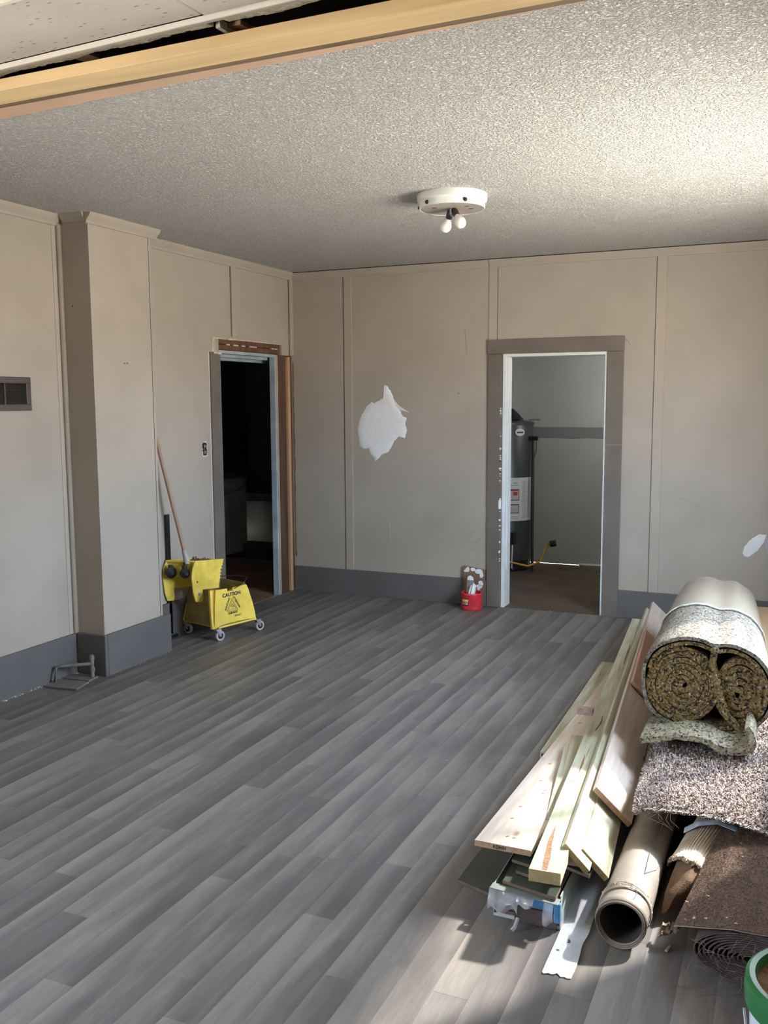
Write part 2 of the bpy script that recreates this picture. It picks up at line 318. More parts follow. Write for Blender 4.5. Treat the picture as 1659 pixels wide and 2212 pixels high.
# back wall (north) with closet door opening
DX0, DX1, DZ = -2.128, -1.322, 2.015
wb = MB(); wb.box((LX-T, BY, 0), (DX0, BY+T, HT)); wb.box((DX1, BY, 0), (RX+.4, BY+T, HT)); wb.box((DX0, BY, DZ), (DX1, BY+T, HT))
wallB = struct(wb.build('wall_back', WALL))
def batten(x0, x1, z0, z1, th=.009): MB().box((x0, BY-th, z0), (x1, BY, z1)).build('batten', TRIMW, wallB, bevel=.0015)
batten(-3.515, -3.445, .21, 2.715); batten(-2.248, -2.18, 2.13, 2.715, .006); batten(-.975, -.905, .20, 2.715)
for x in (-3.522, -2.18, -.980): MB().box((x, BY-.003, .21 if x != -2.18 else 2.13), (x+.006, BY, 2.71)).build('panel_joint', mat('joint_shadow_gap', (.16, .14, .12), .8), wallB)
# right wall (east) with the two windows, near-room walls
wr = MB(); ys = [SY]+[q for w in WINR for q in w[:2]]+[BY+T]
for i in range(0, len(ys), 2): wr.box((RX, ys[i], 0), (RX+.16, ys[i+1], HT))
for a, b, c, d in WINR: wr.box((RX, a, 0), (RX+.16, b, c)); wr.box((RX, a, d), (RX+.16, b, HT))
struct(wr.build('wall_right', WALL))
ws = MB(); xs = [LX-T, RX+.16]
for i in range(0, len(xs), 2): ws.box((xs[i], SY-.16, 0), (xs[i+1], SY, HT))
struct(ws.build('wall_front', mat('bounce_damping_brown', (.16, .11, .07), .6, var=.2, vscale=3)))  # unseen wall, coloured dark brown to cut light bouncing into the room
def window(n, A, B, c, d, axis, cx):
    """frame round the opening, meeting rail and panes of glass; axis 'y' = in the right wall, 'x' = in the front wall"""
    def bx(m, a0, a1, z0, z1, t=.02):
        if axis == 'y': m.box((cx-t, a0, z0), (cx+t, a1, z1))
        else: m.box((a0, cx-t, z0), (a1, cx+t, z1))
    fr = MB(); w = .045
    bx(fr, A, B, c, c+w, .05); bx(fr, A, B, d-w, d, .05); bx(fr, A, A+w, c, d, .05); bx(fr, B-w, B, c, d, .05)
    f = struct(fr.build('window_%d' % n, WINF, bevel=.003))
    mid = (c+d)/2; nn = 2 if B-A > 1.3 else 1
    r = MB(); bx(r, A+w, B-w, mid-.02, mid+.02, .02); r.build('meeting_rail', WINF, f)
    for i in range(1, nn): q = A+(B-A)*i/nn; m = MB(); bx(m, q-.03, q+.03, c+w, d-w, .025); m.build('mullion', WINF, f)
    return f
for i_, w_ in enumerate(WINR): window(i_+1, *w_, 'y', RX+.08)
window(2, *WINL[0], 'y', LX-.08)

struct(MB().box((LX-T, SY-.16, 3.1), (RX+.4, BY+T, 3.2)).build('sky_seal_slab', VOID))  # unseen slab added over the rooms to keep sky light out
# ceilings
NZ = 2.765
e0 = at(0, 251, 'z', HZ); e1 = at(1225, 0, 'z', HZ); bdir = (e1-e0); bdir.z = 0; bdir.normalize(); bnrm = Vector((-bdir.y, bdir.x, 0))   # along the beam (+x), towards the far room (+y)
def online(p, x): return p + bdir*((x-p.x)/bdir.x)
ea, eb = online(e0, LX-.1), online(e0, RX+.3)
c_ = MB(); c_.prism([(ea.x, ea.y, HZ), (eb.x, eb.y, HZ), (eb.x, BY+T, HZ), (ea.x, BY+T, HZ)], (0, 0, .06))
ceil = struct(c_.build('ceiling', POP))
# ragged white plaster edge along the ceiling
m = MB(); n_ = 160; rnd = random.Random(3); pa = []
for i in range(n_+1):
    p = ea.lerp(eb, i/n_); w = .006+.008*rnd.random(); pa.append((p - bnrm*w, p + bnrm*.004))
for i in range(n_): a_, b_ = pa[i]; c2, d2 = pa[i+1]; m.prism([(a_.x, a_.y, HZ-.003), (c2.x, c2.y, HZ-.003), (d2.x, d2.y, HZ-.003), (b_.x, b_.y, HZ-.003)], (0, 0, .012))
m.build('plaster_edge', mat('ragged_plaster', (.75, .72, .68), .9, bump=.6, bscale=150), ceil)
# near-room tile ceiling: individual tiles, cream strips, broken plaster rim
g0 = at(0, 146, 'z', NZ)
def strip_along(p, w0, w1, z0, z1, xa, xb, name, mt, parent, **kw):
    a0 = online(p, xa); b0 = online(p, xb); q = MB()
    q.prism([(a0+bnrm*w0).to_tuple()[:2]+(z0,), (b0+bnrm*w0).to_tuple()[:2]+(z0,), (b0+bnrm*w1).to_tuple()[:2]+(z0,), (a0+bnrm*w1).to_tuple()[:2]+(z0,)], (0, 0, z1-z0))
    return q.build(name, mt, parent, **kw)
TILE = mat('fissured_ceiling_tile', (.58, .53, .47), .85, var=.1, vscale=3, bump=.35, bscale=140)
def fissured():
    n = TILE.node_tree; N = n.nodes; L = n.links; b = N['Principled BSDF']; old = b.inputs['Base Color'].links[0].from_socket
    tc_ = N.new('ShaderNodeTexCoord'); mp = N.new('ShaderNodeMapping'); mp.inputs['Scale'].default_value = (14, 60, 1); L.new(tc_.outputs['Object'], mp.inputs[0])
    v = N.new('ShaderNodeTexVoronoi'); v.inputs['Scale'].default_value = 1.1; L.new(mp.outputs[0], v.inputs[0])
    r = N.new('ShaderNodeMapRange'); r.inputs[1].default_value = .10; r.inputs[2].default_value = .17; L.new(v.outputs['Distance'], r.inputs[0])
    mx = N.new('ShaderNodeMix'); mx.data_type = 'RGBA'; L.new(r.outputs[0], mx.inputs[0]); mx.inputs[6].default_value = (.16, .12, .09, 1); L.new(old, mx.inputs[7]); L.new(mx.outputs[2], b.inputs['Base Color'])
fissured()
nb = strip_along(g0, -3.2-g0.y+0, .0, NZ+.05, NZ+.09, LX-.1, RX+.3, 'ceiling', mat('ceiling_backing', (.25, .2, .15), .9), None); struct(nb)
# tiles 0.61 x 1.22 with a seam passing px (370,0)-(440,38)
sx = at(440, 40, 'z', NZ).x
tx = [sx-2.44, sx-1.22, sx, sx+1.22, sx+2.44]
bz = NZ+.004
for r_ in range(4):
    w1 = -.004-(.36 if r_ else 0)-(r_-1)*.61*(1 if r_ > 0 else 0); w0 = -.36-(r_)*.61
    for i in range(len(tx)-1):
        a_, b_ = tx[i]+.004, tx[i+1]-.004; dz = [.0, .006, .002, .004][(i+r_) % 4]
        A_ = [online(g0, a_)+bnrm*(w0+.006), online(g0, b_)+bnrm*(w0+.006), online(g0, b_)+bnrm*w1, online(g0, a_)+bnrm*w1]
        MB().prism([(p.x, p.y, bz+dz) for p in A_], (0, 0, .014)).build('ceiling_tile', TILE, nb, bevel=.003)
CRS = mat('cream_metal_strip', (.78, .74, .66), .5)
strip_along(g0, -.375, -.345, NZ-.006, NZ, LX, RX, 'cover_strip', CRS, nb)
strip_along(g0, -.372, -.368, NZ-.014, NZ-.006, LX, RX, 'cover_strip', CRS, nb)
strip_along(g0, 0, .005, NZ-.006, NZ+.01, LX, RX, 'edge_channel', CRS, nb)
strip_along(g0, .005, .022, NZ-.004, NZ+.010, LX, RX, 'edge_channel', mat('dirty_channel', (.50, .46, .42), .7, var=.2, vscale=20), nb)
# broken plaster rim
m = MB(); rnd = random.Random(5); g1 = online(g0, LX); L_ = RX-LX; n_ = 220
for i in range(n_):
    x0 = LX+L_*i/n_; x1 = LX+L_*(i+1)/n_
    q = at(463, 80, 'z', NZ).x
    if q+.02 < x0 < q+.09: continue
    w = .060+.014*noise.noise((x0*6, 0, 0))+.006*rnd.random(); A_ = online(g0, x0)+bnrm*.022; B_ = online(g0, x1)+bnrm*.022
    m.prism([(A_.x, A_.y, NZ-.002), (B_.x, B_.y, NZ-.002), (B_.x+bnrm.x*(w-.022), B_.y+bnrm.y*(w-.022), NZ+.004), (A_.x+bnrm.x*(w-.022), A_.y+bnrm.y*(w-.022), NZ+.004)], (0, 0, .016))
m.build('broken_plaster', CREAM, nb)
for px in (175, 520): # splintered lath ends in the gap
    p = at(px, 118 if px < 300 else 62, 'z', NZ+.02); MB().obox(p, bdir*.035, bnrm*.05+Vector((0, 0, .004)), (0, 0, .006)).build('lath_end', mat('splintered_lath', (.42, .26, .16), .8, var=.4, vscale=20), nb)
p = at(497, 66, 'z', NZ+.01); MB().obox(p, bdir*.008, bnrm*.06, (0, 0, .012)).build('lath_end', CREAM, nb)
# cavity above the gap
strip_along(g0, -.02, .5, NZ+.12, NZ+.14, LX-.1, RX+.3, 'ceiling_cavity', VOID, nb)
# header beam: flat new board with darker old board and pink strip behind
BZ = 2.702; b0 = at(0, 196, 'z', BZ); b1 = at(797, 41, 'z', BZ); bd2 = (b1-b0).normalized(); bn2 = Vector((-bd2.y, bd2.x, 0))
def along2(p, x): return p+bd2*((x-p.x)/bd2.x)
def beam_strip(w0, w1, z0, z1, name, mt, parent, **kw):
    a0 = along2(b0, LX+.0); c0 = along2(b0, RX-.0); q = MB(); P = [a0+bn2*w0, c0+bn2*w0, c0+bn2*w1, a0+bn2*w1]
    q.prism([(p.x, p.y, z0) for p in P], (0, 0, z1-z0)); return q.build(name, mt, parent, **kw)
bw = (at(0, 227, 'z', BZ)-b0).dot(bn2)
beam = thing('ceiling_beam', 'flat new yellow pine beam running under the ceiling between the two rooms', 'beam', (-1.8, 2.55, BZ))
beam_strip(0, bw, BZ, BZ+.038, 'beam_board', mat('yellow_pine', (.85, .62, .32), .55, var=.25, vscale=2, stretch=(.7, 9, 9), bump=.05), beam, bevel=.002)
w2 = (at(0, 234, 'z', HZ-.02)-b0).dot(bn2)
beam_strip(bw+.001, bw+.062, BZ+.014, BZ+.06, 'old_board', mat('old_grey_brown_board', (.26, .18, .11), .7, var=.5, vscale=4, stretch=(.6, 12, 12)), beam)
m = MB(); A_ = along2(b0, LX)+bn2*(bw+.060); B_ = along2(b0, RX)+bn2*(bw+.060); C_ = online(e0, RX)-bnrm*.004; D_ = online(e0, LX)-bnrm*.004
m.prism([(p.x, p.y, BZ+.034) for p in (A_, B_, C_, D_)], (0, 0, .02)); m.build('pink_strip', mat('bare_pink_board', (.66, .45, .31), .7, var=.15, vscale=5), beam)
rnd = random.Random(19); m = MB()
for i in range(50):
    q = at(rnd.gauss(118, 22), 214+rnd.uniform(-3, 5), 'z', BZ+.033); crumbs(m, q, q, 1, .010, .004)
q = None; o = m.build('bark_crumbs', OLDDARK, beam); o['kind'] = 'stuff'

# crown mouldings and baseboards
def crown(p0, p1, nrm, name, parent_none=True):
    """stepped crown along p0->p1 with wall normal nrm; profile (out, down)"""
    prof = [(0, .062), (.010, .060), (.013, .052), (.012, .046), (.026, .030), (.040, .014), (.043, .006), (.045, 0), (0, 0)]
    p0, p1, nrm = Vector(p0), Vector(p1), Vector(nrm); m = MB()
    m.prism([p0+nrm*a-Vector((0, 0, b)) for a, b in prof], p1-p0)
    return struct(m.build(name, TRIMW, smooth=True))
crown((LX, SY+.1, HZ), (LX, 4.36, HZ), (1, 0, 0), 'trim_1')
crown((LX+.045, 4.36, HZ), (-3.805, 4.36, HZ), (0, -1, 0), 'trim_2')
crown((-3.80, 4.335, HZ), (-3.80, 4.985, HZ), (1, 0, 0), 'trim_3')
crown((LX, 5.07, HZ), (LX, BY, HZ), (1, 0, 0), 'trim_4')
crown((LX, 4.93, HZ), (LX, 5.062, HZ), (1, 0, 0), 'trim_5')
crown((LX, BY, HZ), (-2.248, BY, HZ), (0, -1, 0), 'trim_6')
crown((-2.243, BY, HZ), (RX, BY, HZ), (0, -1, 0), 'trim_7')
def base(name, lo, hi, lip=None, mt=DARK):
    m = MB(); m.box(lo, hi); o = m.build(name, mt, bevel=.004); return struct(o)
MB().box((LX, BY-.048, HZ-.006), (RX, BY-.0455, HZ)).build('ceiling_gap', VOID, wallB)
base('baseboard_left', (LX, SY, 0), (LX+.022, 4.335, .25))
base('baseboard_column', (LX+.022, 4.336, 0), (-3.778, 4.36, .255)); base('baseboard_column', (-3.80, 4.36, 0), (-3.776, 4.985, .255)); base('baseboard_column', (-4.0, 4.93, 0), (-3.80, 4.985, .255))
base('baseboard_left', (LX, 4.985, 0), (LX+.022, 5.86, .25))
base('baseboard_back', (LX+.0, BY-.022, 0), (-2.25, BY, .215)); base('baseboard_back', (-1.20, BY-.022, 0), (RX, BY, .215)); 
base('baseboard_right', (RX-.02, SY, 0), (RX, BY-.022, .22))
# chipped white paint and plaster crumbs along the foot of the left wall and the back wall
m = MB(); rnd = random.Random(8)
crumbs(m, (LX+.028, 2.6, 0), (LX+.028, 4.33, 0), 420, .008); crumbs(m, (-3.77, 4.36, 0), (-3.77, 4.98, 0), 60, .005)
crumbs(m, (LX+.03, 4.99, 0), (LX+.03, 5.8, 0), 60, .005); crumbs(m, (-3.98, BY-.03, 0), (-2.3, BY-.03, 0), 90, .004)
crumbs(m, (-2.13, BY+.0, 0), (-1.33, BY+.0, 0), 60, .004); 
tag(m.build('plaster_crumbs', PLASTER), 'white plaster crumbs and paint chips along the foot of the walls', 'debris', kind='stuff')
m = MB()
for _ in range(90):
    x = rnd.uniform(-3.7, -.6); y = rnd.uniform(2.0, 6.9); crumbs(m, (x, y, 0), (x, y, 0), 1, .005)
crumbs(m, (-.58, 2.5, .002), (-.52, 3.2, .002), 14, .007, .03)
tag(m.build('floor_debris', mat('debris_specks', (.16, .14, .12), .9, speck=(90, [(0, (.5, .48, .44)), (.55, (.04, .035, .03))]))), 'tiny specks and chips scattered over the grey plank floor', 'debris', kind='stuff')

# ---------------- left (bathroom) door opening
d1 = struct(MB().box((LX, 5.864, 0), (LX+.018, 5.992, 2.03)).build('door_1', CASING, bevel=.003))
MB().box((LX-.16, 5.988, 0), (LX+.006, 6.005, 2.05)).build('side_jamb', BLUEP, d1, bevel=.002)
MB().box((LX-.055, 6.825, 0), (LX-.004, 6.85, 2.05)).build('side_jamb', BLUEP, d1, bevel=.002)
MB().box((LX-.16, 6.005, 2.028), (LX-.006, 6.825, 2.052)).build('head_jamb', BLUEP, d1, bevel=.002)
MB().box((LX-.10, 6.005, 2.004), (LX-.07, 6.825, 2.028)).build('door_stop', BLUEP, d1, bevel=.003)
# header inside the bathroom side
MB().box((LX-.19, 5.9, 1.985), (LX-.16, 6.95, 2.12)).build('inner_casing', BLUEP, d1, bevel=.004)
MB().box((LX-.03, 6.852, 0), (LX-.002, 6.872, 2.05)).build('stud', mat('pale_stud_edge', (.55, .38, .26), .7, var=.2, vscale=10, stretch=(3, 3, .5)), wallL, bevel=.002)
MB().box((LX-.05, 6.88, 0), (LX-.012, 7.02, 2.05)).build('stud', mat('dark_red_stud', (.13, .062, .038), .75, var=.55, vscale=5, stretch=(4, 4, .5), bump=.3), wallL, bevel=.003)
MB().box((LX-.045, 7.035, 0), (LX+.002, 7.072, 2.04)).build('stud', NEWSTUD, wallL, bevel=.002)
MB().box((LX-.05, 7.08, 0), (LX-.008, 7.118, 2.05)).build('stud', OLDWOOD, wallL, bevel=.002)
MB().box((LX-.034, 5.935, 2.100), (LX-.012, 6.932, 2.136)).build('lath', OLDWOOD, wallL, bevel=.002)
MB().box((LX-.034, 5.935, 2.056), (LX-.008, 6.925, 2.094)).build('lath', OLDWOOD, wallL, bevel=.002)
m = MB()
for i in range(60):
    y = 5.93+1.0*i/60; h = .004+.010*abs(noise.noise((y*9, 1, 0)))
    m.box((LX-.012, y, 2.140-h), (LX+.003, y+.0168, 2.143+.004*noise.noise((y*14, 5, 0))))
for y, l in ((6.12, .04), (6.21, .07), (6.33, .05), (6.45, .10), (6.78, .04), (6.84, .04)): m.box((LX-.02, y, 2.092), (LX-.005, y+l, 2.102))
m.build('broken_plaster', CREAM, wallL)
m = MB()
for i in range(26):
    z = 2.03+.11*i/26; m.box((LX-.02, 5.905-.018*abs(noise.noise((z*30, 0, 2))), z), (LX+.004, 5.94+.006*noise.noise((z*50, 3, 0)), z+.0045))
for i in range(12): y = 5.90+.009*i; m.box((LX+.002, y, 2.022-.018*abs(noise.noise((y*60, 2, 2)))), (LX+.022, y+.009, 2.034))
m.build('broken_plaster', CREAM, wallL)
m = MB()   # ragged paint edge beside the casing and beside the corner studs
for i in range(200):
    z = .25+1.78*i/200; w = .006+.006*abs(noise.noise((z*7, 0, 9))); m.box((LX+.0005, 5.862-w, z), (LX+.003, 5.866, z+.0091))
m.build('chipped_paint', mat('chipped_cream_paint', (.66, .66, .60), .8), wallL)
m = MB()
for i in range(150):
    z = .3+1.7*i/150; w = .010+.012*abs(noise.noise((z*5, 0, 4))); m.box((LX, BY-.002, z), (LX+w, BY-.0003, z+.0116))
m.build('torn_wall_edge', mat('torn_panel_edge', (.30, .19, .10), .9, var=.4, vscale=30), wallB)

# ---------------- closet door opening
d2 = struct(MB().box((-2.246, BY-.02, 0), (-2.136, BY, 2.02)).build('door_2', CASING, bevel=.003))
MB().box((-1.318, BY-.02, 0), (-1.198, BY, 2.02)).build('side_casing', CASING, d2, bevel=.003)
MB().box((-2.250, BY-.024, 2.021), (-1.196, BY, 2.132)).build('head_casing', CASING, d2, bevel=.003)
MB().box((-2.128, BY-.008, 0), (-2.10, BY+T, 2.015)).build('side_jamb', WHITEP, d2, bevel=.002)
MB().box((-2.10, BY+.02, .30), (-2.088, BY+.06, 2.0)).build('door_stop', WHITEP, d2, bevel=.002)
MB().box((-1.335, BY-.008, .0), (-1.318, BY+T, 2.015)).build('side_jamb', WHITEP, d2, bevel=.002)
MB().box((-2.128, BY-.010, 1.998), (-1.318, BY+T, 2.021)).build('head_jamb', WHITEP, d2, bevel=.002)
m = MB(); rnd = random.Random(4)
for i in range(42):
    z = rnd.choice((rnd.uniform(.3, 1.3), rnd.uniform(1.0, 1.6))); w = rnd.uniform(.002, .007); h_ = rnd.uniform(.003, .012)
    m.prism([(-2.136+.004*math.cos(t_)-w*.5+w*math.cos(t_)*rnd.uniform(.5, 1), BY-.0208, z+h_*math.sin(t_)*rnd.uniform(.5, 1)) for t_ in [6.283*q_/7 for q_ in range(7)]], (0, .002, 0))
m.box((-2.150, BY-.022, .80), (-2.13, BY-.01, .87)); m.box((-2.150, BY-.022, 1.12), (-2.13, BY-.01, 1.128))
for i in range(16): z = rnd.uniform(.7, 1.5); m.prism([(-1.318+.003*math.cos(t_)*rnd.uniform(.5, 1.2), BY-.0208, z+.006*math.sin(t_)*rnd.uniform(.4, 1.2)) for t_ in [6.283*q_/6 for q_ in range(6)]], (0, .002, 0))
m.build('chipped_paint', PLASTER, d2)
MB().box((-1.319, BY-.0215, 1.322), (-1.199, BY-.0195, 1.325)).build('casing_joint', mat('pale_joint', (.3, .28, .26), .8), d2)

# patches, scratches and holes on the back wall
def patch(pts, name, mt, th, parent, n=1, seed=1, jag=.010):
    P = [at(x, y, 'y', BY) for x, y in pts]; R = []
    rnd_ = random.Random(seed)
    for i, p in enumerate(P):
        q = P[(i+1) % len(P)]; k = max(1, int((q-p).length/.012))
        for j in range(k): w = p.lerp(q, j/k); R.append(w+Vector((rnd_.uniform(-jag, jag)*.5, 0, rnd_.uniform(-jag, jag)*.5)))
    c = sum(R, Vector())/len(R); m_ = MB(); vs = [Vector((r.x, BY-.0005, r.z)) for r in R]; k = len(vs)
    rings = [(1, .0006), (.97, th), (.75, th*1.05), (.4, th*1.1)]
    vs = []; 
    for s_, t_ in rings: vs += [Vector((c.x+(r.x-c.x)*s_, BY-t_, c.z+(r.z-c.z)*s_)) for r in R]
    vs.append(Vector((c.x, BY-th, c.z))); fs = []
    for g in range(len(rings)-1): fs += [(g*k+i, g*k+(i+1) % k, (g+1)*k+(i+1) % k, (g+1)*k+i) for i in range(k)]
    fs += [((len(rings)-1)*k+i, (len(rings)-1)*k+(i+1) % k, len(vs)-1) for i in range(k)]
    m_.add(vs, fs); return m_.build(name, mt, parent, smooth=True)
S = 10.37
def Z6(x, y): return (750+x/S, 820+y/S)
patch([Z6(*q) for q in [(835, 120), (900, 140), (960, 240), (1010, 340), (1060, 480), (1110, 600), (1180, 690), (1250, 830), (1330, 860), (1300, 1000), (1340, 1130), (1290, 1310), (1150, 1280), (1040, 1390), (1000, 1500), (920, 1620), (780, 1680), (640, 1820), (600, 1740), (520, 1640), (480, 1530), (380, 1560), (290, 1500), (250, 1280), (225, 1100), (280, 900), (330, 780), (420, 620), (540, 500), (600, 530), (700, 480), (850, 400), (865, 300)]],
      'plaster_patch', mat('white_patch_plaster', (.86, .87, .88), .75, var=.06, vscale=25, bump=.8, bscale=110, bdist=.004), .004, wallB, jag=.006)
patch([Z6(*q) for q in [(990, 370), (1060, 470), (1170, 590), (1340, 700), (1400, 740), (1330, 715), (1200, 690), (1100, 620), (1020, 480)]], 'plaster_smear', PLASTER, .002, wallB, jag=.003)
patch([(1604, 1195), (1608, 1180), (1622, 1165), (1640, 1154), (1656, 1155), (1650, 1172), (1636, 1190), (1618, 1203), (1608, 1202)], 'plaster_patch', PLASTER, .003, wallB, jag=.004)
patch([(1650, 1170), (1656, 1160), (1672, 1160), (1680, 1180), (1662, 1192), (1652, 1185)], 'plaster_smear', mat('grey_patch', (.42, .40, .44), .8), .002, wallB, jag=.004)
SCR = mat('dark_scratch', (.16, .13, .11), .8)
def scratch(pts, w=.0012, mt=SCR): MB().tube([at(x, y, 'y', BY-.0005) for x, y in pts], w, 5).build('scratch', mt, wallB)
scratch([(1004, 710), (1006, 735), (1008, 765)], .0012); scratch([(1466, 1076), (1490, 1083), (1515, 1096), (1535, 1113), (1547, 1130)], .001, mat('pale_scuff', (.30, .27, .25), .8))
scratch([(842, 1125), (843, 1150), (844, 1168)], .001, mat('pale_run', (.6, .58, .56), .8)); scratch([(1350, 732), (1358, 738), (1361, 746)], .0015)
sc = mat('grey_scuff', (.33, .30, .28), .8)
for q in ([(1012, 1160), (1022, 1150), (1036, 1147)], [(1015, 1175), (1028, 1170), (1042, 1160)], [(1020, 1190), (1035, 1183)]): scratch(q, .0018, sc)
def dot(x, y, r=.004): p = at(x, y, 'y', BY-.001); MB().lathe([(r, 0), (r, .002)], p, (0, 1, 0), 8, close=True).build('nail_hole', VOID, wallB)
dot(990, 850); dot(1338, 731, .005)
for x, y, ax, v in ((269, 785, 'x', -3.799), (275, 785, 'x', -3.799), (157, 661, 'y', 4.358)):
    p = at(x, y, ax, v); MB().lathe([(.004, 0), (.004, .002)], p, (1, 0, 0) if ax == 'x' else (0, 1, 0), 8, close=True).build('nail_hole', VOID, wallL)

# ---------------- bathroom behind the left wall
BX0, BX1, BYA, BYB = -6.5, LX-T, 5.4, 10.3
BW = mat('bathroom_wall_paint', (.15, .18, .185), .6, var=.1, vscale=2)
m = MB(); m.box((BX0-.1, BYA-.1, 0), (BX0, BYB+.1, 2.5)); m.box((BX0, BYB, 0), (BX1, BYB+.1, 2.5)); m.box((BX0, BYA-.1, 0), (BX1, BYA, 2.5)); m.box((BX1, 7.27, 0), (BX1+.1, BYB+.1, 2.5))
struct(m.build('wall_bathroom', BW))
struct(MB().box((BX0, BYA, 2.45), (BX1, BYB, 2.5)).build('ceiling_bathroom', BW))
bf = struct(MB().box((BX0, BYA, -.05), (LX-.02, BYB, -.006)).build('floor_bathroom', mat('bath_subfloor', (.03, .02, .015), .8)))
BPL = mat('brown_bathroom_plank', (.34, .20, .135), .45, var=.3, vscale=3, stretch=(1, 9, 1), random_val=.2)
rnd = random.Random(2)
for i in range(18):
    ya = 6.0+i*.13; xs = sorted([BX1-.85-rnd.random()*.4])
    for xa, xb in ((BX0, xs[0]), (xs[0], LX-.022)):
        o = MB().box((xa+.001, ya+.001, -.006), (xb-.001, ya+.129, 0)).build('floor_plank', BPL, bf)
# vanity with sink
PORC = mat('white_porcelain', (.62, .64, .64), .18); VAN = mat('white_vanity', (.68, .68, .66), .5)
van = thing('vanity', 'white bathroom vanity cabinet seen dimly through the left doorway', 'vanity', (-5.8, 8.35, 0))
VX = -5.57
MB().box((VX-.42, 7.85, .09), (VX, 8.78, .74)).build('body', VAN, van, bevel=.004); MB().box((VX-.42, 7.87, 0), (VX-.05, 8.76, .09)).build('toe_kick', VAN, van)
for a, b in ((7.88, 8.30), (8.32, 8.75)):
    dd = MB().box((VX, a, .12), (VX+.018, b, .70)).build('door', VAN, van, bevel=.005)
    MB().box((VX+.018, a+.06, .18), (VX+.024, b-.06, .64)).build('door_panel', VAN, dd, bevel=.004)
    MB().lathe([(.012, 0), (.015, .01), (.006, .024)], (VX+.02, b-.05 if a < 8 else a+.05, .52), (1, 0, 0), 10, close=True).build('knob', METAL, dd)
m = MB()
def bowl(u, v):   # rounded basin front
    an = math.pi*(u-.5); r = (.47 if v < .25 else .47*math.cos((v-.25)/.75*1.25)**.6); z = .86-.04*min(1, v/.25)-.14*max(0, (v-.25)/.75)
    return Vector((VX-.10+(.30*math.cos(an))*(r/.47), 8.30+r*math.sin(an), z))
m.grid(bowl, 24, 10); o = m.build('basin', PORC, van, smooth=True)
MB().prism([(VX-.42, 7.83, .82), (VX-.10, 7.83, .82)]+[(VX-.10+.30*math.cos(math.pi*(u/24-.5)), 8.30+.47*math.sin(math.pi*(u/24-.5)), .82) for u in range(25)]+[(VX-.42, 8.77, .82)], (0, 0, .04)).build('sink_top', PORC, van, bevel=.008, segs=3)
fa = thing('faucet', 'dark faucet on the white bathroom vanity sink', 'faucet', (VX-.33, 8.22, .86))
MB().tube([(VX-.33, 8.22, .862), (VX-.33, 8.22, .98), (VX-.29, 8.22, 1.0), (VX-.2, 8.22, .98)], .014, 10).build('spout', BLACK, fa, smooth=True)
MB().box((VX-.37, 8.12, .862), (VX-.29, 8.32, .885)).build('base_plate', BLACK, fa, bevel=.004)
# bathtub
tub = thing('bathtub', 'white built-in bathtub at the back of the dark bathroom', 'bathtub', (-5.3, 9.8, 0))
m = MB().box((BX0, 9.44, 0), (BX1-.3, 9.47, .46)); m.build('apron', PORC, tub, bevel=.004)
m = MB(); m.box((BX0, 9.42, .46), (BX1-.3, 9.52, .49)); m.box((BX0, 10.2, .46), (BX1-.3, BYB, .49)); m.build('rim', PORC, tub, bevel=.01)
MB().grid(lambda u, v: (BX0+.0+1.95*u, 9.5+.72*v, .47-.34*math.sin(math.pi*v)**.5*min(1, 6*u)*min(1, 6*(1-u))), 16, 12).build('basin', PORC, tub, smooth=True)

# ---------------- closet behind the back wall with the water heater
KX0, KX1, KY = -3.1, -.95, 9.27
KW = mat('closet_wall_paint', (.52, .55, .535), .6, var=.10, vscale=1.6, spec=.3)
m = MB(); m.box((KX0-.1, BY+T, 0), (KX0, KY+.1, 2.2)); m.box((KX1, BY+T, 0), (KX1+.1, KY+.1, 2.2))
struct(m.build('wall_closet_side', KW))
kb = struct(MB().box((KX0, KY, 0), (KX1, KY+.1, 2.2)).build('wall_closet_back', KW))
struct(MB().box((KX0, BY+T, 2.14), (KX1, KY, 2.2)).build('ceiling_closet', KW))
struct(MB().box((KX0, BY+.0, -.06), (KX1, KY, -.001)).build('floor_closet', mat('closet_old_carpet', (.135, .095, .062), .95, col2=(.075, .055, .04), vscale=3.2, bump=.8, bscale=260, bdist=.004)))
m = MB(); zz = []
for i in range(40): x = KX0+(KX1-KX0)*i/40; m.box((x, KY-.002, 1.28+.008*noise.noise((x*6, 0, 0))), (x+(KX1-KX0)/40, KY, 1.39+.006*noise.noise((x*5, 4, 0))))
m.build('grey_wall_band', mat('darker_wall_grey', (.24, .26, .26), .8), kb)  # darker grey band across the closet's back wall
MB().tube([(-1.95, KY-.02, .01), (-1.55, KY-.02, .012)], .012, 6).build('floor_edge_strip', PLASTER, kb)
cl = thing('added_closet_bulb', 'added unseen bulb and holder brightening the closet', 'light', (-1.12, 8.35, 2.14))  # made-up fixture, out of view, put in to brighten the closet
MB().lathe([(.055, 0), (.05, -.02), (.03, -.035)], (-1.12, 8.35, 2.14), n=24).build('holder', WHITEP, cl, smooth=True)
MB().lathe([(.014, -.03), (.03, -.07), (.03, -.09), (.001, -.115)], (-1.12, 8.35, 2.14), n=20).build('bulb', mat('added_bulb_glow', (.9, .9, .85), .3, emis=(8, 7.6, 7)), cl, smooth=True)
pd = bpy.data.lights.new('closet_fill_light', 'POINT'); pd.energy = 9; pd.color = (1, .96, .90); pd.shadow_soft_size = .05; po = bpy.data.objects.new('closet_fill_light', pd); COL.objects.link(po); po.location = (-1.12, 8.35, 1.96)  # added point light filling the closet from the unseen bulb
wh = thing('water_heater', 'tall dark grey water heater with paper labels in the closet', 'water heater', (-2.56, 8.86, 0))
HC = Vector((-2.60, 8.86, 0)); HR = .255
HB = mat('heater_enamel', (.045, .048, .05), .35, var=.1)
